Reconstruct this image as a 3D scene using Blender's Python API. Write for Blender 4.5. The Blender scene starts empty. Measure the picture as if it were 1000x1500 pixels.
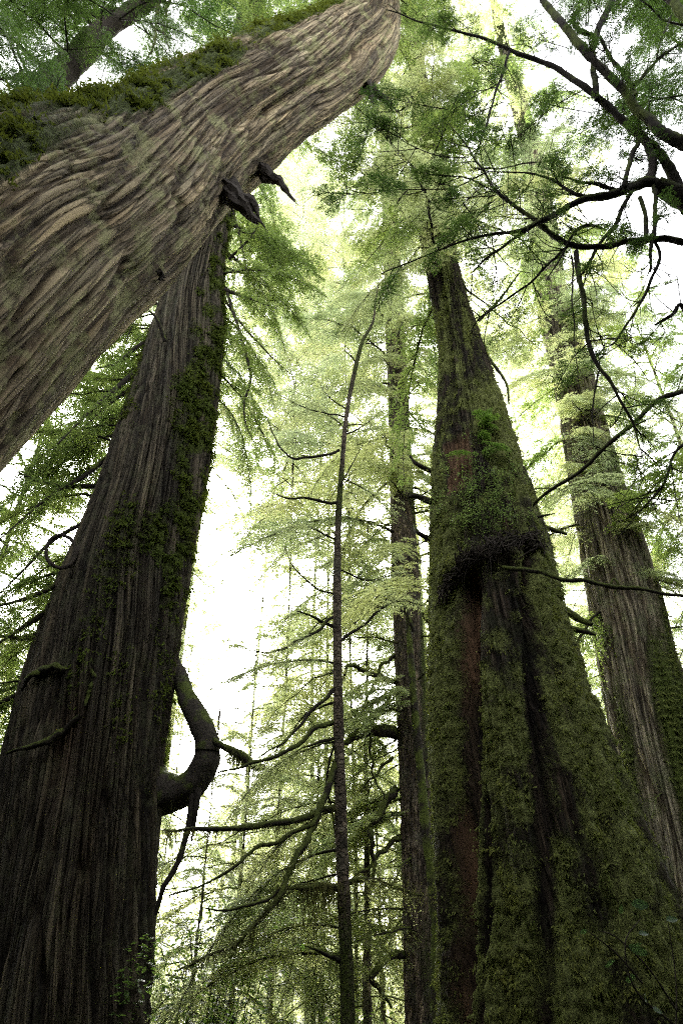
import bpy, math, random
import numpy as np
from mathutils import Vector, Matrix

random.seed(7)
R = math.radians
scene = bpy.context.scene
COL = scene.collection

# ------------------------------------------------------------------ camera, sky, sun, exposure
F = 1000.0
PITCH = R(35)
CAM = np.array([0.0, 0.0, 1.55])
CP, SP = math.cos(PITCH), math.sin(PITCH)
cam_data = bpy.data.cameras.new('camera')
cam_data.sensor_fit = 'VERTICAL'
cam_data.sensor_height = 36.0
cam_data.lens = 24.0
cam_data.clip_start = 0.05
cam_data.clip_end = 2000.0
cam = bpy.data.objects.new('camera', cam_data)
COL.objects.link(cam)
cam.location = CAM.tolist()
cam.rotation_euler = (math.pi/2 + PITCH, 0, 0)
scene.camera = cam

SUN_EL, SUN_AZ = R(36), R(-11)          # azimuth measured from +Y towards +X
world = bpy.data.worlds.new('World')
scene.world = world
world.use_nodes = True
nt = world.node_tree
for n in list(nt.nodes): nt.nodes.remove(n)
sky = nt.nodes.new('ShaderNodeTexSky')
sky.sky_type = 'NISHITA'
sky.sun_disc = False
sky.sun_elevation = SUN_EL
sky.sun_rotation = SUN_AZ
sky.air_density = 1.0
sky.dust_density = 4.0
sky.ozone_density = 1.0
hs = nt.nodes.new('ShaderNodeHueSaturation')
hs.inputs['Saturation'].default_value = 0.10     # overcast: nearly white light
hs.inputs['Value'].default_value = 1.0
bg = nt.nodes.new('ShaderNodeBackground')
bg.inputs['Strength'].default_value = 0.15
wo = nt.nodes.new('ShaderNodeOutputWorld')
nt.links.new(sky.outputs[0], hs.inputs['Color'])
nt.links.new(hs.outputs[0], bg.inputs['Color'])
nt.links.new(bg.outputs[0], wo.inputs['Surface'])

sd = bpy.data.lights.new('sun', 'SUN')
sd.energy = 1.5
sd.angle = R(14)
sd.color = (1.0, 0.97, 0.90)
sun = bpy.data.objects.new('sun', sd)
COL.objects.link(sun)
sdir = Vector((math.sin(SUN_AZ)*math.cos(SUN_EL), math.cos(SUN_AZ)*math.cos(SUN_EL), math.sin(SUN_EL)))
sun.rotation_euler = sdir.to_track_quat('Z', 'Y').to_euler()
sun.location = (0, 0, 60)

scene.view_settings.view_transform = 'Standard'
scene.view_settings.look = 'None'
scene.view_settings.gamma = 1.0
scene.view_settings.exposure = 3.4
scene.view_settings.use_curve_mapping = False
cy = scene.cycles
cy.use_denoising = False
cy.sample_clamp_indirect = 1.0
cy.sample_clamp_direct = 12.0
scene.cycles.filter_width = 1.2
cy.max_bounces = 8
cy.diffuse_bounces = 4
cy.glossy_bounces = 2
cy.transmission_bounces = 6
cy.volume_bounces = 1
cy.transparent_max_bounces = 8
HAZE = 0.0

# ------------------------------------------------------------------ helpers
def ray(px, py):
    u = (px-500)/F; v = (750-py)/F
    return np.array([u, CP - SP*v, SP + CP*v])
def at(px, py, Y):
    "the point seen at (px,py) whose horizontal distance in front of the camera is Y"
    r = ray(px, py)
    return CAM + r*(Y/r[1])
def atd(px, py, d):
    return CAM + ray(px, py)*d

def tag(o, label=None, cat=None, group=None, kind=None):
    if label: o['label'] = label
    if cat: o['category'] = cat
    if group: o['group'] = group
    if kind: o['kind'] = kind
    return o
def link(name, me, parent=None, loc=None):
    o = bpy.data.objects.new(name, me)
    COL.objects.link(o)
    if parent is not None: o.parent = parent
    if loc is not None: o.location = [float(c) for c in loc]
    return o
def empty(name, loc, label, cat, group=None):
    o = link(name, None, None, loc)
    o.empty_display_size = 0.3
    return tag(o, label, cat, group)

def mesh_np(name, V, Q, mat, smooth=True, attrs=None):
    V = np.ascontiguousarray(V, np.float32); Q = np.ascontiguousarray(Q, np.int32)
    me = bpy.data.meshes.new(name)
    me.vertices.add(len(V)); me.vertices.foreach_set('co', V.ravel())
    k = Q.shape[1]
    me.loops.add(len(Q)*k); me.loops.foreach_set('vertex_index', Q.ravel())
    me.polygons.add(len(Q))
    me.polygons.foreach_set('loop_start', np.arange(0, len(Q)*k, k, dtype=np.int32))
    me.polygons.foreach_set('loop_total', np.full(len(Q), k, np.int32))
    me.polygons.foreach_set('use_smooth', np.full(len(Q), smooth))
    if attrs:
        for an, (ty, arr) in attrs.items():
            a = me.attributes.new(an, ty, 'POINT')
            a.data.foreach_set('vector' if ty == 'FLOAT_VECTOR' else 'value', np.ascontiguousarray(arr, np.float32).ravel())
    me.update(calc_edges=True)
    if mat: me.materials.append(mat)
    return me

def nrm(a):
    return a/np.maximum(np.linalg.norm(a, axis=-1, keepdims=True), 1e-9)

_rng = np.random.default_rng(3)
_perm = np.tile(_rng.permutation(256), 3)
_grad = nrm(_rng.normal(size=(256, 3)))
def pn(p, seed=0):
    "gradient noise, about -1..1"
    p = np.asarray(p, float) + seed*17.31
    i = np.floor(p).astype(int); f = p - i
    w = f*f*f*(f*(f*6-15)+10)
    i &= 255
    out = 0
    for dx in (0, 1):
        for dy in (0, 1):
            for dz in (0, 1):
                h = _perm[_perm[_perm[(i[..., 0]+dx) & 255] + ((i[..., 1]+dy) & 255)] + ((i[..., 2]+dz) & 255)]
                g = _grad[h]
                d = g[..., 0]*(f[..., 0]-dx) + g[..., 1]*(f[..., 1]-dy) + g[..., 2]*(f[..., 2]-dz)
                ww = (w[..., 0] if dx else 1-w[..., 0])*(w[..., 1] if dy else 1-w[..., 1])*(w[..., 2] if dz else 1-w[..., 2])
                out = out + d*ww
    return out*1.6
_jit = _rng.random((256, 3)); _val = _rng.random(256)
def voro(p, seed=0):
    "cells: returns distance gap between the two nearest cell points (0 at a border) and a random value per cell"
    p = np.asarray(p, float) + seed*11.7
    i = np.floor(p).astype(int); f = p - i
    f1 = np.full(p.shape[:-1], 9.0); f2 = f1.copy(); val = np.zeros_like(f1)
    for dx in (-1, 0, 1):
        for dy in (-1, 0, 1):
            for dz in (-1, 0, 1):
                h = _perm[_perm[_perm[(i[..., 0]+dx) & 255] + ((i[..., 1]+dy) & 255)] + ((i[..., 2]+dz) & 255)]
                o = _jit[h]
                d = np.sqrt((f[..., 0]-dx-o[..., 0])**2+(f[..., 1]-dy-o[..., 1])**2+(f[..., 2]-dz-o[..., 2])**2)
                nearer = d < f1
                f2 = np.where(nearer, f1, np.minimum(f2, d)); val = np.where(nearer, _val[h], val); f1 = np.where(nearer, d, f1)
    return f2-f1, val
LAST = {}
def smooth(a, b, x):
    t = np.clip((x-a)/(b-a), 0, 1); return t*t*(3-2*t)
def bump_at(x, c, w):
    return np.exp(-((x-c)/w)**2)

def catmull(P, n):
    P = np.asarray(P, float)
    if len(P) == 2: 
        t = np.linspace(0, 1, n)[:, None]; return P[0]*(1-t)+P[1]*t
    Q = np.vstack([2*P[0]-P[1], P, 2*P[-1]-P[-2]])
    u = np.linspace(0, len(P)-1-1e-6, n); i = u.astype(int); t = (u-i)[:, None]
    a, b, c, d = Q[i], Q[i+1], Q[i+2], Q[i+3]
    return 0.5*((2*b)+(-a+c)*t+(2*a-5*b+4*c-d)*t*t+(-a+3*b-3*c+d)*t**3)

class MB:
    def __init__(s): s.V = []; s.Q = []; s.n = 0
    def add(s, V, Q):
        s.V.append(V); s.Q.append(Q+s.n); s.n += len(V)
    def tube(s, P, r, sides=6, wob=0.0, seed=0, n=None):
        P = np.asarray(P, float)
        if n: 
            rr = np.interp(np.linspace(0, 1, n), np.linspace(0, 1, len(np.atleast_1d(r))), np.atleast_1d(r))
            P = catmull(P, n); r = rr
        r = np.broadcast_to(np.atleast_1d(r), (len(P),)) if len(np.atleast_1d(r)) != len(P) else np.asarray(r)
        T = nrm(np.gradient(P, axis=0))
        ref = np.array([0, 0, 1.0]) if abs(T[0, 2]) < .9 else np.array([0, 1.0, 0])
        A = nrm(np.cross(T, ref)); B = np.cross(T, A)
        th = np.arange(sides)*2*math.pi/sides
        rr = r[:, None]*np.ones(sides)
        C = A[:, None]*np.cos(th)[None, :, None] + B[:, None]*np.sin(th)[None, :, None]
        if wob:
            rr = rr*(1+wob*pn((P[:, None]+C*r[:, None, None]*1.5)*(0.5/np.mean(r))*0.5, seed) + .5*wob*pn((P[:, None]+C*r[:, None, None])*(1.3/np.mean(r)), seed+3))
        V = P[:, None] + C*rr[..., None]
        m = len(P); idx = np.arange(m*sides).reshape(m, sides); nx = np.roll(idx, -1, 1)
        Q = np.stack([idx[:-1], nx[:-1], nx[1:], idx[1:]], -1).reshape(-1, 4)
        s.add(V.reshape(-1, 3), Q)
    def mesh(s, name, mat, smooth=True):
        return mesh_np(name, np.vstack(s.V), np.vstack(s.Q), mat, smooth)

# ------------------------------------------------------------------ materials
def new_mat(name):
    m = bpy.data.materials.new(name); m.use_nodes = True
    t = m.node_tree; b = t.nodes['Principled BSDF']
    return m, t, b
def N(t, ty, **kw):
    n = t.nodes.new(ty)
    for k, v in kw.items():
        if k in n.inputs: n.inputs[k].default_value = v
        else: setattr(n, k, v)
    return n
def ramp(t, stops):
    n = t.nodes.new('ShaderNodeValToRGB'); cr = n.color_ramp
    while len(cr.elements) < len(stops): cr.elements.new(0.5)
    for e, (p, c) in zip(cr.elements, stops): e.position = p; e.color = (*c, 1)
    return n
def mixc(t, fac, a, b, blend='MIX'):
    n = t.nodes.new('ShaderNodeMix'); n.data_type = 'RGBA'; n.blend_type = blend
    for sock, val in ((n.inputs[0], fac), (n.inputs[6], a), (n.inputs[7], b)):
        if hasattr(val, 'links'): t.links.new(val, sock)
        elif isinstance(val, (int, float)): sock.default_value = val
        else: sock.default_value = (*val, 1)
    return n.outputs[2]

def bark_mat(name, dark, mid, light, lichen, moss=(.060, .078, .014), lichen_amt=.5, bump=.9, scale=1.0, wood=(.26, .105, .035)):
    m, t, b = new_mat(name)
    L = t.links.new
    g = N(t, 'ShaderNodeAttribute', attribute_name='grain')
    fine = N(t, 'ShaderNodeTexNoise', Scale=34.0*scale, Detail=7.0, Roughness=.65, Distortion=.25); L(g.outputs['Vector'], fine.inputs['Vector'])
    med = N(t, 'ShaderNodeTexNoise', Scale=7.0*scale, Detail=5.0, Roughness=.6, Distortion=.4); L(g.outputs['Vector'], med.inputs['Vector'])
    geo = N(t, 'ShaderNodeTexCoord')
    big = N(t, 'ShaderNodeTexNoise', Scale=1.3, Detail=4.0, Roughness=.6); L(geo.outputs['Object'], big.inputs['Vector'])
    patch = N(t, 'ShaderNodeTexNoise', Scale=3.2, Detail=8.0, Roughness=.7); L(geo.outputs['Object'], patch.inputs['Vector'])
    r1 = ramp(t, [(.28, dark), (.5, mid), (.72, light)]); L(med.outputs[0], r1.inputs[0])
    r2 = ramp(t, [(.3, (.45, .45, .45)), (.55, (1, 1, 1)), (.8, (1.35, 1.3, 1.25))]); L(fine.outputs[0], r2.inputs[0])
    c = mixc(t, .45, r1.outputs[0], r2.outputs[0], 'MULTIPLY')
    rb = ramp(t, [(.35, (.75, .72, .7)), (.65, (1.2, 1.22, 1.15))]); L(big.outputs[0], rb.inputs[0])
    c = mixc(t, .8, c, rb.outputs[0], 'MULTIPLY')
    ck = N(t, 'ShaderNodeAttribute', attribute_name='crack'); pl = N(t, 'ShaderNodeAttribute', attribute_name='plate')
    k1r = ramp(t, [(.25, (1, 1, 1)), (.95, (.30, .27, .25))]); L(ck.outputs['Fac'], k1r.inputs[0])
    plr = ramp(t, [(.1, (.72, .71, .70)), (.5, (1, 1, .98)), (.9, (1.28, 1.24, 1.16))]); L(pl.outputs['Fac'], plr.inputs[0])
    vo = N(t, 'ShaderNodeTexVoronoi', Scale=26*scale); vo.feature = 'DISTANCE_TO_EDGE'; vo.inputs['Randomness'].default_value = 1.0
    vd = N(t, 'ShaderNodeTexNoise', Scale=30*scale, Detail=3.0); L(g.outputs['Vector'], vd.inputs['Vector'])
    va = N(t, 'ShaderNodeVectorMath', operation='MULTIPLY_ADD'); L(vd.outputs['Color'], va.inputs[0]); va.inputs[1].default_value = (.03, .03, .012); L(g.outputs['Vector'], va.inputs[2]); L(va.outputs[0], vo.inputs['Vector'])
    k2r = ramp(t, [(0, (.38, .36, .34)), (.10, (1, 1, 1))]); L(vo.outputs['Distance'], k2r.inputs[0])
    vc = N(t, 'ShaderNodeTexVoronoi', Scale=26*scale); L(va.outputs[0], vc.inputs['Vector'])
    bw = N(t, 'ShaderNodeRGBToBW'); L(vc.outputs['Color'], bw.inputs[0]); k4r = ramp(t, [(.2, (.70, .70, .72)), (.8, (1.30, 1.26, 1.2))]); L(bw.outputs[0], k4r.inputs[0])
    kk = mixc(t, 1.0, k1r.outputs[0], k2r.outputs[0], 'MULTIPLY')
    c = mixc(t, 1.0, c, plr.outputs[0], 'MULTIPLY'); c = mixc(t, .9, c, k4r.outputs[0], 'MULTIPLY')
    c = mixc(t, 1.0, c, kk, 'MULTIPLY')
    lr = ramp(t, [(.50, (0, 0, 0)), (.62, (1, 1, 1))]); L(patch.outputs[0], lr.inputs[0])
    lm = N(t, 'ShaderNodeMath', operation='MULTIPLY'); L(lr.outputs[0], lm.inputs[0]); lm.inputs[1].default_value = lichen_amt
    c = mixc(t, lm.outputs[0], c, lichen)
    wd = N(t, 'ShaderNodeAttribute', attribute_name='wood')
    wr = ramp(t, [(.3, tuple(x*.35 for x in wood)), (.7, wood)]); L(med.outputs[0], wr.inputs[0])
    c = mixc(t, wd.outputs['Fac'], c, wr.outputs[0])
    mo = N(t, 'ShaderNodeAttribute', attribute_name='moss')
    mn = N(t, 'ShaderNodeTexNoise', Scale=24.0, Detail=9.0, Roughness=.75); L(geo.outputs['Object'], mn.inputs['Vector'])
    ms = N(t, 'ShaderNodeMath', operation='ADD'); L(mo.outputs['Fac'], ms.inputs[0]); L(mn.outputs[0], ms.inputs[1])
    mr = ramp(t, [(.86/2, (0, 0, 0)), (1.12/2, (1, 1, 1))])
    mh = N(t, 'ShaderNodeMath', operation='MULTIPLY'); L(ms.outputs[0], mh.inputs[0]); mh.inputs[1].default_value = .5
    L(mh.outputs[0], mr.inputs[0])
    mc = ramp(t, [(.34, tuple(x*.22 for x in moss)), (.5, moss), (.66, tuple(min(1, x*2.2) for x in moss))])  # dark end of the ramp paints tiny shadows into the moss colour
    mn2 = N(t, 'ShaderNodeTexNoise', Scale=60.0, Detail=6.0, Roughness=.7); L(geo.outputs['Object'], mn2.inputs['Vector'])
    L(mn2.outputs[0], mc.inputs[0])
    c = mixc(t, mr.outputs[0], c, mc.outputs[0])
    L(c, b.inputs['Base Color'])
    b.inputs['Roughness'].default_value = .88
    b.inputs['Specular IOR Level'].default_value = .25
    hsum = N(t, 'ShaderNodeMath', operation='MULTIPLY_ADD'); L(fine.outputs[0], hsum.inputs[0]); hsum.inputs[1].default_value = .5; L(med.outputs[0], hsum.inputs[2])
    ha = N(t, 'ShaderNodeMath', operation='MULTIPLY_ADD'); L(kk, ha.inputs[0]); ha.inputs[1].default_value = .8; L(hsum.outputs[0], ha.inputs[2])
    hm = N(t, 'ShaderNodeMix'); L(mr.outputs[0], hm.inputs[0]); L(ha.outputs[0], hm.inputs[2]); L(mn2.outputs[0], hm.inputs[3])
    bp = N(t, 'ShaderNodeBump', Strength=bump, Distance=.035); L(hm.outputs[0], bp.inputs['Height']); L(bp.outputs[0], b.inputs['Normal'])
    return m

def limb_mat(name, col, moss=(.075, .095, .018), moss_amt=.5):
    m, t, b = new_mat(name); L = t.links.new
    geo = N(t, 'ShaderNodeTexCoord'); ge = N(t, 'ShaderNodeNewGeometry')
    n1 = N(t, 'ShaderNodeTexNoise', Scale=22.0, Detail=7.0, Roughness=.7); L(geo.outputs['Object'], n1.inputs['Vector'])
    n2 = N(t, 'ShaderNodeTexNoise', Scale=4.0, Detail=5.0); L(geo.outputs['Object'], n2.inputs['Vector'])
    r1 = ramp(t, [(.3, tuple(x*.5 for x in col)), (.7, tuple(x*1.5 for x in col))]); L(n1.outputs[0], r1.inputs[0])
    sx = N(t, 'ShaderNodeSeparateXYZ'); L(ge.outputs['Normal'], sx.inputs[0])
    a = N(t, 'ShaderNodeMath', operation='MULTIPLY_ADD'); L(sx.outputs[2], a.inputs[0]); a.inputs[1].default_value = .22; L(n2.outputs[0], a.inputs[2])
    a2 = N(t, 'ShaderNodeMath', operation='ADD'); L(a.outputs[0], a2.inputs[0]); a2.inputs[1].default_value = moss_amt-.5
    mr = ramp(t, [(.44, (0, 0, 0)), (.56, (1, 1, 1))]); L(a2.outputs[0], mr.inputs[0])
    mc = ramp(t, [(.3, tuple(x*.45 for x in moss)), (.7, tuple(x*1.8 for x in moss))]); L(n1.outputs[0], mc.inputs[0])
    c = mixc(t, mr.outputs[0], r1.outputs[0], mc.outputs[0])
    L(c, b.inputs['Base Color']); b.inputs['Roughness'].default_value = .9
    b.inputs['Specular IOR Level'].default_value = .2
    bp = N(t, 'ShaderNodeBump', Strength=.7, Distance=.015); L(n1.outputs[0], bp.inputs['Height']); L(bp.outputs[0], b.inputs['Normal'])
    return m

def leaf_mat(name, col, trans, tfac=.5, rough=.5, spec=.3, var=.5):
    m, t, b = new_mat(name); L = t.links.new
    out = t.nodes['Material Output']
    geo = N(t, 'ShaderNodeTexCoord'); oi = N(t, 'ShaderNodeObjectInfo')
    n1 = N(t, 'ShaderNodeTexNoise', Scale=2.3, Detail=3.0); L(geo.outputs['Object'], n1.inputs['Vector'])
    add = N(t, 'ShaderNodeMath', operation='MULTIPLY_ADD'); L(oi.outputs['Random'], add.inputs[0]); add.inputs[1].default_value = .5; L(n1.outputs[0], add.inputs[2])
    def rr(c):
        r = ramp(t, [(.35, (c[0]*(1-var*.6), c[1]*(1-var*.45), c[2]*(1-var*.3))), (.75, c), (1.0, (min(1, c[0]*(1+var*.4)), min(1, c[1]*(1+var*.25)), c[2]))])
        L(add.outputs[0], r.inputs[0]); return r.outputs[0]
    L(rr(col), b.inputs['Base Color'])
    b.inputs['Roughness'].default_value = rough; b.inputs['Specular IOR Level'].default_value = spec
    tr = N(t, 'ShaderNodeBsdfTranslucent'); L(rr(trans), tr.inputs['Color'])
    mx = N(t, 'ShaderNodeMixShader'); mx.inputs[0].default_value = tfac
    L(b.outputs[0], mx.inputs[1]); L(tr.outputs[0], mx.inputs[2]); L(mx.outputs[0], out.inputs['Surface'])
    return m

M = {}
M['cedar_a'] = bark_mat('bark_left_cedar', (.026, .022, .016), (.074, .063, .046), (.155, .132, .098), (.10, .105, .055), lichen_amt=.35)
M['cedar_b'] = bark_mat('bark_leaning_cedar', (.16, .125, .080), (.31, .250, .165), (.46, .39, .275), (.31, .31, .14), lichen_amt=.75)
M['cedar_c'] = bark_mat('bark_mossy_cedar', (.012, .009, .006), (.042, .030, .021), (.085, .064, .046), (.05, .055, .024), moss=(.130, .145, .042), wood=(.26, .145, .078), lichen_amt=.4)
M['cedar_d'] = bark_mat('bark_grey_cedar', (.07, .06, .045), (.24, .21, .160), (.42, .375, .29), (.16, .18, .085), lichen_amt=.45)
M['hemlock_bark'] = bark_mat('bark_hemlock', (.04, .033, .026), (.16, .128, .102), (.27, .225, .18), (.12, .125, .085), lichen_amt=.4, scale=.8)
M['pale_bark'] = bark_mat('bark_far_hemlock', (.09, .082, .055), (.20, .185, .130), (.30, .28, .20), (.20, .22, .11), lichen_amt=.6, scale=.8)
M['limb'] = limb_mat('limb_bark', (.022, .018, .014), moss_amt=.36)
M['mossy_limb'] = limb_mat('mossy_limb', (.022, .018, .013), moss=(.055, .068, .014), moss_amt=.50)
M['c_limb'] = limb_mat('curved_limb_bark', (.045, .038, .031), moss=(.06, .075, .018), moss_amt=.40)
M['bare_limb'] = limb_mat('bare_limb', (.04, .032, .026), moss_amt=.2)
M['moss'] = leaf_mat('moss_tufts', (.155, .175, .048), (.19, .23, .05), .25, .8, .1, .7)
M['moss_bright'] = leaf_mat('moss_cushions', (.078, .105, .018), (.13, .17, .025), .3, .8, .1, .7)
M['moss_brown'] = leaf_mat('hanging_moss', (.11, .115, .045), (.16, .17, .06), .35, .8, .1, .5)
M['hemlock'] = leaf_mat('hemlock_needles', (.085, .120, .028), (.57, .64, .29), .62)
M['hemlock_far'] = leaf_mat('far_hemlock_needles', (.10, .13, .045), (.67, .73, .40), .66)  # paler than the near needles: distance haze put into the leaf colour
M['cedar_leaf'] = leaf_mat('cedar_sprays', (.065, .095, .026), (.33, .45, .11), .5)
M['dark_leaf'] = leaf_mat('shade_needles', (.035, .062, .018), (.10, .18, .035), .42)  # shade of close bough undersides put into the needle colour
M['bright_leaf'] = leaf_mat('bright_shoots', (.075, .135, .022), (.20, .34, .05), .5)
M['salal'] = leaf_mat('salal_leaf', (.048, .080, .042), (.06, .11, .03), .3, .35, .4, .3)
M['shrub_leaf'] = leaf_mat('shrub_leaf', (.070, .120, .030), (.28, .44, .08), .45, .45, .35, .5)

# ------------------------------------------------------------------ foliage sprays
def spray(P, W, sp2, sp3, lf, lw, seed, start=.12, droop=.25, ang=55, W3=.16, sp4=None, up=(0, 0, 1), jit=.12, tip=.6, keep=1.0, hole=-.08):
    """needles of a flat bough that follows polyline P: side twigs, twiglets and leaflets. Returns leaf verts, quads and the side twigs"""
    rg = np.random.default_rng(seed)
    P = np.asarray(P, float); up = np.asarray(up, float)
    seg = np.linalg.norm(np.diff(P, axis=0), axis=1); S = np.r_[0, np.cumsum(seg)]; Ltot = S[-1]
    s = np.arange(start*Ltot, Ltot, sp2); s = np.repeat(s, 2) + rg.uniform(-.3, .3, 2*len(s))*sp2
    s = np.clip(s, 0, Ltot*.999)
    s = s[rg.random(len(s)) < keep]
    O = np.stack([np.interp(s, S, P[:, k]) for k in range(3)], 1)
    Tn = np.gradient(P, axis=0); T = nrm(np.stack([np.interp(s, S, Tn[:, k]) for k in range(3)], 1))
    t = s/Ltot
    sg = np.where(np.arange(len(s)) % 2 == 0, 1, -1)[:, None]
    side = nrm(np.cross(up, T)); a = R(ang)
    a_ = a*rg.uniform(.6, 1.25, (len(s), 1)); D = nrm(T*np.cos(a_) + side*sg*np.sin(a_) + rg.normal(size=O.shape)*jit)
    prof = np.clip((t-start)/.18+.35, 0, 1)*np.clip(1-t, 0, 1)**tip + .06
    L2 = W*prof*rg.uniform(.55, 1.25, len(s))
    # twiglets
    n3 = np.maximum((L2/sp3).astype(int), 1)
    k = np.repeat(np.arange(len(s)), n3*2)
    j = np.concatenate([np.repeat(np.arange(n), 2) for n in n3]); sg3 = np.where(np.arange(len(k)) % 2 == 0, 1, -1)[:, None]
    u = ((j + rg.uniform(0.1, .9, len(j)))/n3[k])
    O3 = O[k] + D[k]*(u*L2[k])[:, None] - up*(droop*L2[k]*u*u)[:, None]
    D2 = nrm(D[k] - up*(2*droop*u)[:, None])
    side3 = nrm(np.cross(up, D2))
    D3 = nrm(D2*math.cos(a) + side3*sg3*math.sin(a) + rg.normal(size=O3.shape)*jit - up*.12)
    L3 = np.minimum(W3, .5*L2[k]*(1-u)+.03)*rg.uniform(.6, 1.2, len(k))
    sp4 = sp4 or lf*.62
    # sprigs are missing in patches
    gate = pn(O3*3.1, seed % 50)*.9 + pn(O3*8.5, seed % 37)*.6 + rg.normal(size=len(k))*.25
    ok = gate > hole
    k, O3, D3, L3 = k[ok], O3[ok], D3[ok], L3[ok]
    n4 = np.maximum((L3/sp4).astype(int), 1)
    q = np.repeat(np.arange(len(k)), n4*2)
    j4 = np.concatenate([np.repeat(np.arange(n), 2) for n in n4]); sg4 = np.where(np.arange(len(q)) % 2 == 0, 1, -1)[:, None]
    v = (j4+.5)/n4[q]
    O4 = O3[q] + D3[q]*(v*L3[q])[:, None] - up*(droop*.5*L3[q]*v*v)[:, None]
    side4 = nrm(np.cross(up, D3[q]))
    D4 = nrm(D3[q]*.65 + side4*sg4*.75 + rg.normal(size=O4.shape)*jit*1.6)
    W4 = nrm(np.cross(D4, up) + rg.normal(size=O4.shape)*.35)
    ll = (lf*rg.uniform(.7, 1.25, len(q)))[:, None]; ww = (lw*rg.uniform(.7, 1.3, len(q)))[:, None]*.5
    V = np.stack([O4, O4+D4*ll*.5+W4*ww, O4+D4*ll, O4+D4*ll*.5-W4*ww], 1).reshape(-1, 3)
    Q = np.arange(len(V)).reshape(-1, 4)
    tw = [(O[i], O[i]+D[i]*L2[i]*.5-up*droop*L2[i]*.25, O[i]+D[i]*L2[i]-up*droop*L2[i]) for i in range(len(s))]
    return V, Q, tw, L2

def bough_axis(L, arch, fall, n=14, seed=0):
    t = np.linspace(0, 1, n); rg = np.random.default_rng(seed)
    y = np.cumsum(rg.normal(size=n))*.012*L
    return np.stack([L*t, y-y[0], L*(arch*t - fall*t*t)], 1)

def make_bough(name, L, W, sp2, sp3, lf, lw, arch, fall, droop, leafm, limbm, seed, r0=.03, sides=5, twigs=True, W3=.16, **kw):
    P = bough_axis(L, arch, fall, 14, seed)
    V, Q, tw, L2 = spray(P, W, sp2, sp3, lf, lw, seed, droop=droop, W3=W3, **kw)
    fm = mesh_np(name+'_foliage', V, Q, leafm, False)
    mb = MB(); mb.tube(P, np.linspace(r0, .004, len(P)), sides, .15, seed)
    if twigs:
        for (a, b, c), l in zip(tw, L2):
            if l > .30: mb.tube([a, b, c], np.array([.15*r0, .10*r0, .04*r0])+.0006, 3)
    return mb.mesh(name+'_limb', limbm), fm, L

BOUGH = {}
BOUGH['hem'] = [make_bough('hemlock_bough', 2.6, 1.1, .080, .058, .034, .0165, .18, .42+.1*i, .22+.05*i, M['hemlock'], M['limb'], 11+i, .024) for i in range(4)]
BOUGH['ced'] = [make_bough('cedar_bough', 2.4, .85, .080, .058, .040, .020, .25, .55+.12*i, .55+.1*i, M['cedar_leaf'], M['limb'], 31+i, .026, jit=.2) for i in range(4)]
BOUGH['far'] = [make_bough('far_bough', 3.6, 1.5, .16, .10, .068, .030, .15, .40+.12*i, .25, M['hemlock_far'], M['limb'], 51+i, .03, W3=.26, jit=.18) for i in range(4)]
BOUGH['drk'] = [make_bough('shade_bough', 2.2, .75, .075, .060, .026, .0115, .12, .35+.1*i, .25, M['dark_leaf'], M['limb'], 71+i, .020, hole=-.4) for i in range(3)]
BOUGH['brt'] = [make_bough('seedling_bough', .55, .30, .035, .03, .024, .011, .2, .45, .3, M['bright_leaf'], M['bare_limb'], 171+i, .006, W3=.08, hole=-.1) for i in range(3)]
BOUGH['bar'] = []
for i in range(4):
    rg = np.random.default_rng(90+i); P = bough_axis(2.2, .1, .45, 16, 90+i)
    mb = MB(); mb.tube(P, np.linspace(.026, .005, 16), 6, .3, i)
    for k in range(12):
        j = rg.integers(3, 15); sgn = 1 if k % 2 else -1; l = rg.uniform(.2, .75)*(1-j/18)
        d = np.array([.6, sgn*.75, rg.uniform(-.4, .15)])
        mb.tube([P[j], P[j]+d*l*.5+rg.normal(size=3)*.03, P[j]+d*l+[0, 0, -.15*l]], [.009, .006, .002], 4, .2, k)
    BOUGH['bar'].append((mb.mesh('bare_branch', M['mossy_limb'], True), None, 2.2))

def put_bough(root, kind, i, loc, az, pitch, L, roll=0.0, name='branch'):
    lm, fm, L0 = BOUGH[kind][i % len(BOUGH[kind])]
    o = link(name, lm, root, loc)
    o.rotation_euler = (roll, -pitch, az)
    o.scale = (L/L0,)*3
    if fm is not None:
        f = link('foliage', fm, o)
    return o

def crown(root, axis, z0, z1, n, L0, L1, kind, seed, p0=-.25, p1=.35, skip=None, fall=1.0):
    """boughs spiralled up a stem. axis(z) gives the local stem centre, L0/L1 bough length at the bottom and the top"""
    rg = np.random.default_rng(seed)
    az = rg.uniform(0, 6.28)
    for i in range(n):
        t = (i+.5*rg.random())/n; z = z0 + (z1-z0)*t**fall
        az += 2.39996 + rg.normal()*.2
        if skip is not None and skip(z, az): continue
        L = (L0+(L1-L0)*t)*rg.uniform(.75, 1.15)
        k = kind if isinstance(kind, str) else kind[rg.integers(len(kind))]
        put_bough(root, k, int(rg.integers(99)), axis(z), az, p0+(p1-p0)*t+rg.normal()*.2, L, rg.normal()*.35)

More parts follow.
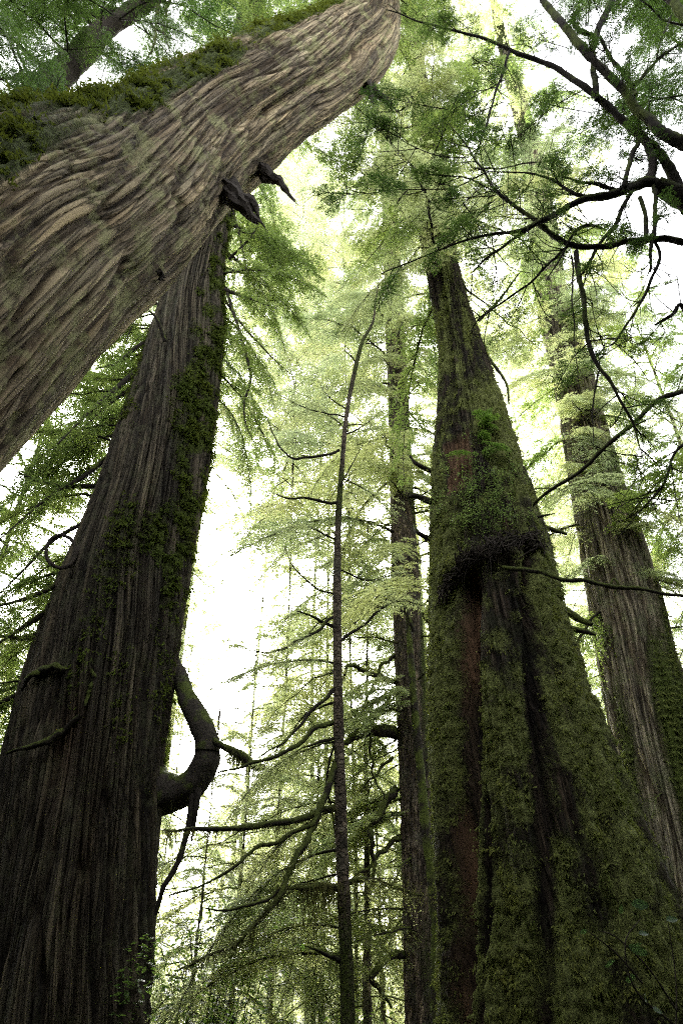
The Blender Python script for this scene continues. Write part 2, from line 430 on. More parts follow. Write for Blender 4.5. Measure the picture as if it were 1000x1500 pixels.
# ------------------------------------------------------------------ trunks
def steps(knots, vals):
    "rows along a stem: knots in metres, vals = relative spacing of the rows there"
    def f(L, n):
        s_ = np.linspace(0, L, 2000); d = 1/np.interp(s_, knots, vals); c = np.r_[0, np.cumsum((d[1:]+d[:-1])/2)]
        return np.interp(np.linspace(0, c[-1], n), c, s_)
    return f
class Trunk:
    """a bark surface swept along a line; theta = 0 faces the camera, +90 deg is its right edge"""
    def __init__(s, C, Rd, nu, nv, relief, seed=0, sdist=None):
        C = np.asarray(C, float); Rd = np.asarray(Rd, float)
        u0 = np.linspace(0, 1, len(C)); 
        fineC = catmull(C, 400); seg = np.r_[0, np.cumsum(np.linalg.norm(np.diff(fineC, axis=0), axis=1))]
        s.len = seg[-1]
        fr = catmull(np.stack([Rd, Rd, Rd], 1), 400)[:, 0]
        S = np.linspace(0, s.len, nv) if sdist is None else sdist(s.len, nv)
        s.C = np.stack([np.interp(S, seg, fineC[:, k]) for k in range(3)], 1); s.R = np.interp(S, seg, fr); s.S = S
        T = nrm(np.gradient(s.C, axis=0))
        E1 = nrm((CAM-s.C)*[1, 1, 0]); E1 = nrm(E1 - T*np.sum(E1*T, 1, keepdims=True)); E2 = np.cross(T, E1)
        s.T, s.E1, s.E2 = T, E1, E2
        # denser sampling on the half that faces the camera
        x = np.arange(nu)/nu*2*math.pi - math.pi
        th = x - .38*np.sin(-x)*-1*1.0 if False else x - .42*np.sin(x)
        s.th = th
        TH, SS = np.meshgrid(th, S); RR = s.R[:, None]*np.ones_like(TH)
        Rm = float(np.mean(Rd))
        G = np.stack([np.cos(TH)*Rm, np.sin(TH)*Rm, SS], -1)
        LAST.clear(); h, moss, wood, grain = relief(TH, SS, RR, G, seed)
        s.crack = LAST.get('crack', np.zeros_like(h)); s.plate = LAST.get('plate', np.zeros_like(h)+.5)
        dirn = E1[:, None]*np.cos(TH)[..., None] + E2[:, None]*np.sin(TH)[..., None]
        s.V = s.C[:, None] + dirn*(RR+h)[..., None]
        s.moss = moss; s.nu, s.nv = nu, nv
        s.G = grain; s.wood = wood
        dv = np.gradient(s.V, axis=0); du = np.roll(s.V, -1, 1)-np.roll(s.V, 1, 1)
        s.Nrm = nrm(np.cross(du, dv))
    def object(s, name, mat, root):
        org = np.array(root.location)
        idx = np.arange(s.nu*s.nv).reshape(s.nv, s.nu); nx = np.roll(idx, -1, 1)
        Q = np.stack([idx[:-1], nx[:-1], nx[1:], idx[1:]], -1).reshape(-1, 4)
        me = mesh_np(name, (s.V-org).reshape(-1, 3), Q, mat, True,
                     {'grain': ('FLOAT_VECTOR', s.G.reshape(-1, 3)), 'moss': ('FLOAT', s.moss.ravel()), 'wood': ('FLOAT', s.wood.ravel()), 'crack': ('FLOAT', s.crack.ravel()), 'plate': ('FLOAT', s.plate.ravel())})
        return link(name, me, root)
    def pick(s, n, weight, rg):
        w = (weight/np.maximum(weight.sum(), 1e-9)).ravel()
        k = rg.choice(len(w), n, p=w)
        i, j = np.divmod(k, s.nu)
        return s.V[i, j], s.Nrm[i, j], i, j
    def point(s, px, py, out=0.0):
        "surface point seen at pixel (px,py): nearest projected front vertex"
        D = s.V-CAM; dep = D[..., 1]*CP + D[..., 2]*SP
        X = 500+F*D[..., 0]/dep; Yp = 750-F*(D[..., 2]*CP-D[..., 1]*SP)/dep
        e = (X-px)**2+(Yp-py)**2 + np.where(np.cos(s.th)[None] < -.1, 1e6, 0) + np.where(dep < .1, 1e9, 0)
        k = np.unravel_index(np.argmin(e), e.shape)
        return s.V[k]+s.Nrm[k]*out

def fibres(G, seed, stretch=.09, freq=7.0, warp=.25, lean=0.0):
    "relief of fibrous cedar bark: long ridges parted by narrow furrows, in three sizes"
    Gw = G.copy()
    for k in (0, 1):
        Gw[..., k] += warp*pn(G*[.40, .40, .28], seed+1+4*k) + warp*.10*pn(G*[1.6, 1.6, .9], seed+2+4*k)
    q = Gw*[1, 1, stretch]
    qq = q + .016*np.stack([pn(q*[freq*.35, freq*.35, freq*4], seed+k) for k in (20, 21, 22)], -1)
    e1, v1 = voro(qq*freq*.95, seed+7); e2, v2 = voro(qq*freq*2.3+3.3, seed+8)
    a = -np.exp(-(e1/.13)**2) + .55*(v1-.5); b = -np.exp(-(e2/.17)**2) + .5*(v2-.5)
    c = pn(q*freq*5.0, seed+9); d = pn(q*freq*9, seed+10)
    br = pn(Gw*[freq*.9, freq*.9, 2.6], seed+12)
    LAST['crack'] = np.clip(np.exp(-(e1/.10)**2) + .6*np.exp(-(e2/.13)**2), 0, 1); LAST['plate'] = .6*v1+.4*v2
    return a, b, c, d, br, q

# ---------------- 1. the big cedar at left (vertical, moss on its right side)
def rows_to_axis(rows, Y):
    C = []; Rd = []
    for py, xl, xr in rows:
        c = at((xl+xr)/2, py, Y); d = Y/ray(500, py)[1]
        C.append(c); Rd.append((xr-xl)/2/F*d)
    return C, Rd
def extend(C, Rd, zt, rt, zb=-.3, rb=1.08):
    c0 = C[0].copy(); c0[2] = zb; c1 = C[-1].copy(); c1[2] = zt; c1[:2] += (C[-1]-C[-3])[:2]*.5
    return [c0]+list(C)+[c1], [Rd[0]*rb]+list(Rd)+[rt]

Y1 = 9.0
C1, R1 = rows_to_axis([(1500, -72, 214), (1300, -22, 230), (1100, 16, 246), (900, 76, 270), (700, 150, 302), (500, 212, 326), (400, 248, 332), (310, 277, 344)], Y1)
C1, R1 = extend(C1, R1, 34, .40); R1 = [r*.955 for r in R1]
def relief1(TH, SS, RR, G, seed):
    G = G.copy()
    tw = .10*SS; c, s_ = np.cos(tw), np.sin(tw)           # the fibres climb in a slow spiral
    G[..., 0], G[..., 1] = G[..., 0]*c-G[..., 1]*s_, G[..., 0]*s_+G[..., 1]*c
    a, b, cc, d, br, q = fibres(G, seed, .028, 9.0, .14)
    low = np.exp(-SS/5.0)
    fl = np.cos(TH*5+1.0+.5*np.sin(SS*.4))*.5+np.cos(TH*9+2+SS*.1)*.3
    h = fl*(.03+.16*low) + pn(G*[.8, .8, .25], 3)*.10
    h += .060*a + .028*b + .006*cc + .004*d + .035*pn(q*3.2, 77)
    # hollow and scar
    z = SS
    hol = bump_at(TH, -.35, .22)*bump_at(z, 4.2, .7) + .6*bump_at(TH, .1, .18)*bump_at(z, 3.2, 1.0)
    h += -.22*hol
    right = smooth(-.15, .75, np.sin(TH)+.35*pn(G*[1.2, 1.2, .5], 21))
    moss = right*smooth(4.8, 7.5, SS)*(.34+.75*pn(G*[4, 4, 2.5], 22)) + .42*smooth(.0, .7, pn(G*[1.5, 1.5, .5], 24))
    moss = np.clip(moss, 0, 1)
    h += .02*moss*pn(G*[14, 14, 18], 25)
    wood = np.clip(hol*.15, 0, 1)
    return h, moss, wood, np.stack([q[..., 0], q[..., 1], q[..., 2]], -1)
left_cedar = empty('cedar_tree', (C1[0][0], C1[0][1], 0), 'massive dark cedar standing at left, mossy on its right side, with a thick curved limb', 'tree')
def dist1(L, n):
    # dense where the camera sees it
    t = np.linspace(0, 1, n); return L*(t*.55+.45*t*t)
T1 = Trunk(C1, R1, 350, 540, relief1, 1, steps([0, 17, 19], [1, 1, 7]))
T1.object('trunk', M['cedar_a'], left_cedar)

# ---------------- 2. the leaning cedar, upper left
A2 = [(-45, 408, 4.45, .90), (62, 346, 5.2, .87), (146, 300, 6.0, .85), (268, 216, 7.5, .80), (378, 149, 8.9, .77), (468, 98, 10.6, .76), (520, 50, 12.0, .70), (533, -15, 13.8, .68), (535, -110, 16.5, .62)]
C2 = [atd(a, b, d) for a, b, d, r in A2]; R2 = [r for *_, r in A2]
C2 = [np.array([-2.95, 1.20, -.3]), np.array([-2.75, 1.75, 2.0])] + C2; R2 = [1.2, 1.0]+R2
c_top = C2[-1] + np.array([.1, .4, 14]); C2.append(c_top); R2.append(.3)
def relief2(TH, SS, RR, G, seed):
    a, b, cc, d, br, q = fibres(G, seed, .028, 10.0, .17)
    Gs = G; h = pn(G*[.9, .9, .30], 3)*.10
    h += .036*a + .020*b + .006*cc + .004*d + .045*pn(q*3.0, 78) + .015*pn(Gs*[2, 2, 1.1], 80)
    # a long seam that dives behind the bend, and the burl at the bend
    h += -.16*bump_at(TH, .75+.25*smooth(9, 13, SS), .10+.03*pn(G*.8, 9))*smooth(9.3, 11, SS)*smooth(16.5, 14.5, SS)
    h += .14*bump_at(TH, 1.25, .5)*bump_at(SS, 14.2, 1.6)
    band = -np.sin(TH)+.16*pn(G*[1.0, 1.0, .5], 31)
    moss = smooth(-.08, .12, band)*(.75+.7*pn(G*[2.5, 2.5, 1.0], 32))
    gap = bump_at(band, .62, .06)
    moss = np.clip(moss*(1-.8*gap), 0, 1)
    moss += .30*smooth(.25, .7, pn(G*[1.4, 1.4, .4], 33))*smooth(.9, .2, np.sin(TH))
    moss = np.clip(moss, 0, 1)
    h += moss*(.035*np.abs(pn(G*[6, 6, 6], 34))+.02*pn(G*[16, 16, 16], 35)) - .05*gap
    return h, moss, np.zeros_like(h), q
leaning_cedar = empty('cedar_tree', (C2[0][0], C2[0][1], 0), 'huge leaning cedar across the upper left, pale brown rippled bark with bright moss on top', 'tree')
def dist2(L, n):
    t = np.linspace(0, 1, n); s = L*t
    w = np.interp(s, [0, 3.5, 4.2, 17, 18.5, L], [.25, .25, 1.6, 1.2, .2, .15]); c = np.cumsum(w); return (c-c[0])/(c[-1]-c[0])*L
T2 = Trunk(C2, R2, 370, 560, relief2, 4, steps([0, 2.6, 3.4, 17.5, 19.5], [6, 6, 1, 1, 8]))
T2.object('trunk', M['cedar_b'], leaning_cedar)

# ---------------- 3. the buttressed mossy cedar at right
Y3 = 8.0
C3, R3 = rows_to_axis([(1500, 637, 1042), (1350, 637, 990), (1200, 634, 928), (1050, 632, 870), (900, 632, 822), (800, 633, 799), (700, 634, 766), (600, 637, 736), (500, 640, 706), (430, 634, 684), (330, 616, 662), (200, 610, 644)], Y3)
C3, R3 = extend(C3, R3, 30, .10)
pix3 = dict(py=[1500, 1200, 900, 700, 500], cx=[839, 781, 727, 700, 673], hw=[202, 147, 95, 66, 33], z=[])
for py in pix3['py']: pix3['z'].append(at(500, py, Y3-.9)[2])
def phi3(px, py):
    cx = np.interp(-py, [-1500, -1200, -900, -700, -500], pix3['cx']); hw = np.interp(-py, [-1500, -1200, -900, -700, -500], pix3['hw'])
    return math.asin(max(-.97, min(.97, (px-cx)/hw)))
def z3(py): return at(500, py, Y3-.85)[2]
def groove3(TH, z, pts, w, dep, z_end, fade=.5):
    zz = [z3(py) for px, py in pts]; ph = [phi3(px, py) for px, py in pts]
    o = np.argsort(zz); c = np.interp(z, np.array(zz)[o], np.array(ph)[o])
    return dep*np.exp(-(np.abs((TH-c)/w))**2.6)*smooth(z_end+fade, z_end, z)
def relief3(TH, SS, RR, G, seed):
    z = SS-.3
    a, b, cc, d, br, q = fibres(G, seed, .05, 8.0, .14)
    h = pn(G*[.9, .9, .3], 3)*.08
    low = np.exp(-np.maximum(z, 0)/3.0)
    h += (.05*np.cos(TH*7+.6)+.04*np.cos(TH*12+1.1+.1*z))*(.35+low)
    h += .045*a+.024*b+.006*cc+.004*d
    g1 = groove3(TH, z, [(690, 850), (687, 1000), (678, 1200), (672, 1500)], .17, 1.0, z3(850))
    g2 = groove3(TH, z, [(762, 800), (778, 1000), (790, 1150), (800, 1500)], .09, 1.0, z3(820))
    g3 = groove3(TH, z, [(712, 1150), (712, 1250), (710, 1500)], .045, 1.0, z3(1175), .2)
    g4 = groove3(TH, z, [(835, 960), (865, 1150), (900, 1500)], .07, .7, z3(960))
    g5 = groove3(TH, z, [(655, 1100), (655, 1300), (652, 1500)], .03, .5, z3(1100))
    h += -.34*g1 -.20*g2 -.14*g3 -.12*g4 -.10*g5
    # ledge and hollow beneath the root tangle
    zl = z3(815)
    h += .10*bump_at(z, zl+.05, .14)*smooth(-1.2, -.6, TH)*smooth(1.1, .5, TH)
    h += -.10*bump_at(z, zl-.35, .28)*smooth(-1.1, -.7, TH)*smooth(.0, -.3, TH)
    # stripped patch of wood
    zp0, zp1 = z3(700), z3(625); pc = phi3(672, 660)
    patch = smooth(.42, .30, np.abs(TH-pc)+.10*pn(G*[5, 5, 3], 41))*smooth(zp0-.05, zp0+.2, z+.1*pn(G*[6, 6, 2], 42))*smooth(zp1+.25, zp1, z)
    h += -.05*patch
    core = groove3(TH, z, [(686, 850), (682, 1000), (676, 1200), (672, 1500)], .13, 1.0, z3(850))
    wood = np.clip(.75*patch*smooth(-.5, .2, pn(G*[9, 9, .8], 44)+.1) + core*smooth(-.3, .35, pn(G*[6, 6, .5], 43)+.18), 0, 1)
    wood += .8*bump_at(TH, phi3(735, 780), .12)*bump_at(z, z3(780), .25)
    strip = smooth(.15, .5, pn(G*[3.0, 3.0, .25]+7, 45))*smooth(7, 4, z)*smooth(.1, .5, TH)
    moss = .70+.55*pn(G*[1.6, 1.6, .5], 46)+.38*pn(G*[6, 6, 4], 48)
    moss = np.clip(moss*(1-g1*.8)*(1-g3*.8)*(1-g2*.6)*(1-patch)*(1-.75*strip), 0, 1)
    ztop = z3(560)
    moss *= (1-.45*smooth(ztop-.2, ztop+.8, z)*smooth(.3, -.2, pn(G*[2, 2, 1], 49)))
    em, _ = voro(G*[8, 8, 6]+.2*pn(G*5, 52)[..., None], 53)
    h += moss*(.05*np.clip(em, 0, .6)+.030*np.abs(pn(G*[8, 8, 5], 50)) + .034*pn(G*[17, 17, 17], 51))
    return h, moss, np.clip(wood, 0, 1), q
mossy_cedar = empty('cedar_tree', (C3[0][0], C3[0][1], 0), 'broad buttressed cedar at right sheathed in green moss, with deep grooves and exposed orange wood', 'tree')
def dist3(L, n):
    t = np.linspace(0, 1, n); s = L*t; w = np.interp(s, [0, 6, 10, 13, L], [1, 1, 1.2, 2.5, 4]); c = np.cumsum(1*w); return (c-c[0])/(c[-1]-c[0])*L
T3 = Trunk(C3, R3, 385, 540, relief3, 6, steps([0, 13, 15], [1, 1, 7]))
T3.object('trunk', M['cedar_c'], mossy_cedar)

# ---------------- 4. grey fluted cedar behind at right
Y4 = 14.0
C4, R4 = rows_to_axis([(1500, 960, 1130), (1300, 935, 1082), (1100, 905, 1028), (950, 876, 985), (800, 850, 942), (700, 832, 908), (550, 806, 866), (450, 790, 838), (300, 770, 806), (200, 758, 788)], Y4)
C4, R4 = extend(C4, R4, 46, .15)
def relief4(TH, SS, RR, G, seed):
    a, b, cc, d, br, q = fibres(G, seed, .05, 6.5, .15)
    h = pn(G*[.9, .9, .2], 3)*.10 + np.cos(TH*8+1)*.05*np.exp(-SS/8) + .075*a+.032*b+.006*cc+.05*pn(q*3.0, 79)
    moss = np.clip(.95*smooth(.0, .7, pn(G*[1.1, 1.1, .18], 61)+.10*np.sin(TH)+.02)+.12, 0, 1)*.75
    return h, moss, np.zeros_like(h), q
grey_cedar = empty('cedar_tree', (C4[0][0], C4[0][1], 0), 'pale grey fluted cedar trunk behind the broad mossy cedar at the right edge', 'tree')
T4 = Trunk(C4, R4, 200, 320, relief4, 8)
T4.object('trunk', M['cedar_d'], grey_cedar)

# ---------------- 5. hemlock of medium girth, left of the mossy cedar
Y5 = 14.0
C5, R5 = rows_to_axis([(1500, 592, 646), (1300, 588, 638), (1150, 584, 632), (1000, 578, 625), (800, 572, 611), (700, 570, 605), (600, 568, 599), (450, 563, 591), (300, 559, 582), (150, 556, 574)], Y5)
C5, R5 = extend(C5, R5, 44, .06)
def relief5(TH, SS, RR, G, seed):
    a, b, cc, d, br, q = fibres(G, seed, .30, 9.0, .08)
    h = .018*a+.010*b+.004*cc + .012*np.floor(pn(G*[9, 9, 3], 2)*3)/3
    moss = np.clip(.25+.5*pn(G*[2, 2, .4], 62)+.2*np.sin(TH), 0, 1)
    return h, moss, np.zeros_like(h), q
mid_hemlock = empty('hemlock_tree', (C5[0][0], C5[0][1], 0), 'straight brown hemlock of medium girth beside the left edge of the mossy cedar', 'tree')
T5 = Trunk(C5, R5, 96, 420, relief5, 9)
T5.object('trunk', M['hemlock_bark'], mid_hemlock)

# ---------------- 6. thin young tree in the centre
Y6 = 7.0
C6, R6 = rows_to_axis([(1500, 497, 521), (1350, 494, 515), (1200, 489, 509), (1000, 487, 502), (850, 487, 500), (750, 491, 501), (680, 497, 505), (600, 505, 512), (535, 518, 525)], Y6)
R6 = [x*.88 for x in R6]; C6 = [np.array([C6[0][0], C6[0][1], -.2])]+list(C6)+[at(531, 500, Y6), at(546, 472, Y6+.1), at(550, 440, Y6+.2), at(556, 405, Y6+.3)]; R6 = [R6[0]*1.1]+R6+[.025, .018, .012, .004]
def relief6(TH, SS, RR, G, seed):
    h = .008*pn(np.stack([np.cos(TH)*4, np.sin(TH)*4, SS*9], -1), 3)+.006*pn(np.stack([np.cos(TH)*2, np.sin(TH)*2, SS*3], -1), 5)
    moss = np.clip(.35+.5*pn(G*[3, 3, .8], 63), 0, 1)
    return h*np.clip(RR/.05, .2, 1), moss, np.zeros_like(h), G
thin_tree = empty('young_hemlock', (C6[0][0], C6[0][1], 0), 'slender dark young hemlock in the centre with a crooked top and side branches', 'tree')
T6 = Trunk(C6, R6, 40, 320, relief6, 10)
T6.object('trunk', M['hemlock_bark'], thin_tree)

# ------------------------------------------------------------------ moss tufts on the trunks
def moss_tufts(T, root, n, weight, seed, size=.035, blades=7, fall=.75, mat=None, spread=.9):
    rg = np.random.default_rng(seed)
    P, Nn, i, j = T.pick(n, weight, rg)
    k = np.repeat(np.arange(n), blades)
    sz = (size*rg.uniform(.5, 1.5, n))[k]
    side = nrm(np.cross(Nn, [0, 0, 1]))[k]
    O = P[k] + side*(rg.normal(size=len(k))*sz*spread)[:, None] - Nn[k]*.006 + rg.normal(size=(len(k), 3))*.25*sz[:, None]
    D = nrm(Nn[k]*rg.uniform(.5, 1.1, (len(k), 1)) + np.array([0, 0, -fall])*rg.uniform(.5, 1.4, (len(k), 1)) + rg.normal(size=(len(k), 3))*.35)
    D2 = nrm(D + np.array([0, 0, -fall*.9]))
    W = nrm(np.cross(D, Nn[k]) + rg.normal(size=D.shape)*.5)*(sz*.20)[:, None]
    l = sz[:, None]
    V = np.stack([O-W, O+W, O+D*l*.55+W*.9, O+D*l*.55+D2*l*.5], 1).reshape(-1, 3)
    o = link('moss', mesh_np('moss', V-np.array(root.location), np.arange(len(V)).reshape(-1, 4), mat or M['moss'], False), root)
    tag(o, kind='stuff')
    return o
def seen(T): # only where the camera side can show it, weighted by the area of a cell
    return (np.cos(T.th)[None] > -.45)*np.gradient(T.S)[:, None]*T.R[:, None]*np.gradient(T.th)[None]
cl1 = pn(T1.V*[7, 7, 16], 71)   # tufts gather in small shelves
z1 = T1.V[..., 2]
moss_tufts(T1, left_cedar, 15000, seen(T1)*np.clip(T1.moss-.22, 0, 1)*smooth(.0, .35, cl1)*(z1 < 20), 1, .046, 5, .8, M['moss_bright'])
moss_tufts(T2, leaning_cedar, 12000, seen(T2)*np.clip(T2.moss-.35, 0, 1)**2*(T2.S[:, None] < 19)*(T2.S[:, None] > 3.5)*smooth(-.15, .35, pn(T2.V*[5, 5, 5], 72)), 2, .042, 7, .35, M['moss_bright'])
moss_tufts(T3, mossy_cedar, 16000, seen(T3)*np.clip(T3.moss-.3, 0, 1)*(T3.V[..., 2] < 14)*smooth(-.4, .3, pn(T3.V*5, 73)), 3, .032, 5, .85)
moss_tufts(T4, grey_cedar, 3500, seen(T4)*np.clip(T4.moss-.45, 0, 1)*(T4.V[..., 2] < 20), 4, .06, 6, .8)

# ------------------------------------------------------------------ traced limbs
def limb(root, pts, r, Y=None, mat='limb', foliage=None, name='branch', wob=.25, sides=7, seed=0, parent=None, dens=9, kink=.0):
    """a branch whose bends are given as (px, py, horizontal distance)"""
    org = np.array(root.location)
    P = np.array([at(a, b, c) for a, b, c in pts]) - org
    n = max(6, len(pts)*dens)
    Pc = catmull(P, n)
    if kink:
        Pc = Pc + np.stack([pn(Pc*4+k*9, seed+k) for k in range(3)], 1)*kink
    rr = np.interp(np.linspace(0, 1, n), np.linspace(0, 1, len(r)), r)
    mb = MB(); mb.tube(Pc, rr, sides, wob, seed)
    if foliage:
        V, Q, tw, L2 = spray(Pc, foliage.get('W', .5), foliage.get('sp2', .07), foliage.get('sp3', .05), foliage.get('lf', .024), foliage.get('lw', .010),
                             seed+5, start=foliage.get('start', .3), droop=foliage.get('droop', .3), jit=foliage.get('jit', .16), keep=foliage.get('keep', 1), W3=foliage.get('W3', .14))
        for (a, b, c), l in zip(tw, L2):
            mb.tube([a, b, c], [.0028, .002, .0008], 3)
    o = link(name, mb.mesh(name, M[mat]), parent or root)
    if foliage:
        link('foliage', mesh_np('foliage', V, Q, M[foliage.get('mat', 'hemlock')], False), o)
    return o

def strands(root, pts_world, n, length, seed, parent=None, mat='moss_brown', width=.006, spread=.05):
    "moss hanging in strings from a line of points"
    rg = np.random.default_rng(seed); P = catmull(pts_world, 80)
    i = rg.integers(0, 80, n); O = P[i]+rg.normal(size=(n, 3))*spread*[1, 1, .4]
    l = length*rg.uniform(.05, 1, n)**1.6*1.3*(.15+.85*np.abs(np.sin(i*.33+seed)*np.sin(i*.13+1)))
    Vs = []
    a = rg.uniform(0, 6.28, n); W = np.stack([np.cos(a), np.sin(a), 0*a], 1)*width
    p0 = O; p1 = O+np.stack([rg.normal(size=n)*.015, rg.normal(size=n)*.015, -l*.5], 1); p2 = p1+np.stack([rg.normal(size=n)*.02, rg.normal(size=n)*.02, -l*.5], 1)
    V = np.concatenate([np.stack([p0-W, p0+W, p1+W, p1-W], 1), np.stack([p1-W, p1+W, p2+W*.2, p2-W*.2], 1)]).reshape(-1, 3)
    o = link('hanging_moss', mesh_np('hanging_moss', V-np.array(root.location), np.arange(len(V)).reshape(-1, 4), M[mat], False), parent or root)
    return tag(o, kind='stuff')

HEM = dict(W=.55, mat='hemlock'); CED = dict(W=.45, mat='cedar_leaf', lf=.032, lw=.014, droop=.5, jit=.22); DRK = dict(W=.45, mat='dark_leaf', lf=.022, lw=.010)

# left cedar: the C-shaped limb, hanging dead limbs, side branches
o = limb(left_cedar, [(190, 1150, 9.2), (235, 1163, 9.05), (270, 1157, 8.9), (296, 1130, 8.8), (305, 1097, 8.75), (299, 1067, 8.8), (284, 1042, 8.9), (271, 1015, 9.0), (262, 990, 9.15), (245, 965, 9.3)], [.46, .27, .185, .17, .16, .15, .14, .12, .115, .14], mat='c_limb', wob=.13, sides=28, dens=14, kink=.015, seed=2)
limb(left_cedar, [(283, 1150, 8.8), (278, 1200, 8.7), (262, 1260, 8.6), (240, 1300, 8.5), (228, 1340, 8.5)], [.045, .04, .035, .03, .02], mat='limb', parent=None, seed=3)
limb(left_cedar, [(292, 1140, 8.8), (288, 1180, 8.7), (281, 1232, 8.7)], [.05, .035, .012], mat='limb', seed=4)
o = limb(left_cedar, [(303, 1080, 8.75), (325, 1092, 8.6), (352, 1105, 8.5), (372, 1122, 8.4), (388, 1124, 8.4)], [.05, .045, .05, .05, .03], mat='mossy_limb', seed=5)
strands(left_cedar, [at(235, 1180, 9.0), at(275, 1172, 8.85), at(305, 1135, 8.8)], 260, .22, 9, o, width=.003, spread=.05)
strands(left_cedar, [at(335, 1096, 8.55), at(360, 1110, 8.5), at(388, 1124, 8.4)], 800, .34, 1, o, width=.003, spread=.04)
def surf_limb(T, root, pts, r, seed, mat='mossy_limb'):
    P = catmull([T.point(a, b, o) for a, b, o in pts], 10*len(pts)) + np.stack([pn(np.linspace(0, 6, 10*len(pts))[:, None]*[1, .3, .2]+k*7, seed) for k in range(3)], 1)*.03
    mb = MB(); mb.tube(P-np.array(root.location), np.interp(np.linspace(0, 1, len(P)), np.linspace(0, 1, len(r)), r), 7, .3, seed)
    link('branch', mb.mesh('branch', M[mat]), root)
surf_limb(T1, left_cedar, [(118, 1045, .0), (100, 1068, .04), (75, 1085, .08), (50, 1098, .16), (36, 1108, .22)], [.03, .04, .045, .035, .015], 6)
surf_limb(T1, left_cedar, [(96, 985, -.02), (88, 976, .06), (70, 985, .08), (52, 996, .10), (38, 1012, .05)], [.04, .05, .05, .035, .02], 7)
surf_limb(T1, left_cedar, [(132, 962, .0), (133, 990, .05), (129, 1015, .06), (122, 1035, .02)], [.02, .03, .03, .015], 8)
LB = [([(215, 500, 9), (196, 512, 8.8), (170, 532, 8.5), (140, 540, 8.2)], .05, CED), ([(205, 540, 9), (175, 565, 8.5), (130, 605, 8.0), (85, 650, 7.5)], .06, CED),
      ([(190, 570, 9), (150, 600, 8.7), (110, 640, 8.5)], .04, None), ([(155, 672, 9), (120, 700, 8.7), (75, 725, 8.4), (0, 790, 8.0)], .05, CED),
      ([(142, 712, 9), (90, 712, 8.6), (45, 700, 8.2), (20, 688, 8)], .045, CED), ([(135, 760, 9), (80, 790, 8.7), (40, 830, 8.4), (-10, 880, 8.2)], .04, CED),
      ([(98, 848, 8.9), (60, 868, 8.5), (20, 882, 8.2), (-20, 890, 8)], .05, CED), ([(85, 885, 8.9), (40, 915, 8.6), (-10, 948, 8.3)], .06, CED),
      ([(72, 925, 8.9), (35, 935, 8.6), (-10, 930, 8.3)], .07, CED), ([(40, 1010, 8.9), (10, 1025, 8.6), (-30, 1040, 8.4)], .05, CED), ([(250, 440, 9.2), (222, 425, 9.0), (200, 460, 8.8), (185, 500, 8.7)], .05, CED),
      ([(242, 500, 8.2), (232, 472, 8.0), (222, 458, 7.9), (208, 452, 7.8)], .04, None)]
for i, (pts, r, fo) in enumerate(LB):
    limb(left_cedar, pts, [r, r*.75, r*.45, r*.15], mat='limb', foliage=fo, seed=20+i, wob=.2)
RB = [([(330, 425, 8.9), (365, 437, 8.6), (405, 452, 8.3)], .05, CED), ([(333, 430, 8.8), (352, 490, 8.4), (367, 550, 8.2), (358, 590, 8.1), (360, 620, 8.1), (372, 648, 8.0)], .035, CED),
      ([(330, 440, 9), (350, 470, 8.7), (395, 520, 8.5), (425, 548, 8.4)], .03, CED), ([(338, 300, 9.2), (352, 350, 8.8), (362, 400, 8.6)], .04, CED), ([(335, 380, 9), (365, 350, 8.7), (385, 320, 8.6)], .03, CED)]
for i, (pts, r, fo) in enumerate(RB):
    limb(left_cedar, pts, [r, r*.7, r*.45, r*.2], mat='limb', foliage=fo, seed=40+i)
# curled woody vine loop hanging at the left cedar's flank
vl = []
for k in range(30):
    a = k/29*2*math.pi*1.25+.8; vl.append(at(90+23*math.cos(a)*(1-.004*k), 808+24*math.sin(a), 8.15-.006*k))
mbv = MB(); mbv.tube(np.array([at(131, 768, 8.6), at(125, 782, 8.5)]+vl)-np.array([vl[0][0], vl[0][1], vl[0][2]]), .026, 8, .1, 3, n=110)
vine = link('vine', mbv.mesh('vine', M['bare_limb']), None, vl[0]); tag(vine, 'dark woody vine curled into a ring beside the left flank of the big cedar', 'vine')

# leaning cedar: broken stubs below its trunk
for i, (pts, rr) in enumerate([([(318, 272, 3.9), (348, 298, 3.8), (372, 320, 3.8), (398, 346, 3.8)], [.13, .09, .06, .03]), ([(368, 238, 4.3), (398, 262, 4.2), (420, 282, 4.2), (440, 304, 4.2)], [.09, .07, .05, .02]),
                               ([(530, 112, 5.0), (545, 130, 5.0), (565, 150, 5.1), (592, 176, 5.1)], [.10, .07, .06, .03]), ([(528, 110, 4.9), (540, 128, 4.8), (546, 150, 4.8)], [.09, .08, .01]),
                               ([(210, 395, 3.4), (232, 402, 3.4), (240, 410, 3.4)], [.06, .04, .02])]):
    org = np.array(leaning_cedar.location); P = catmull(np.array([at(*p) for p in pts])-org, 24); rg = np.random.default_rng(60+i)
    mb = MB()
    for q_ in range(7):
        off = rg.normal(size=3)*rr[0]*.42; e = int(24*(1.0 if q_ == 0 else rg.uniform(.45, .95))); t_ = np.linspace(0, 1, e)[:, None]
        base = np.interp(np.linspace(0, 1, e)*e/24, np.linspace(0, 1, len(rr)), rr)*.62
        mb.tube(P[:e]+off*(1-.5*t_)+np.stack([pn(t_*[3, 1, 1]+k*5, i*9+q_) for k in range(3)], 1)*.05, base*np.clip((1-t_[:, 0])*3.5, .04, 1), 6, .5, i*7+q_)
    link('broken_stub', mb.mesh('broken_stub', M['bare_limb'], False), leaning_cedar)

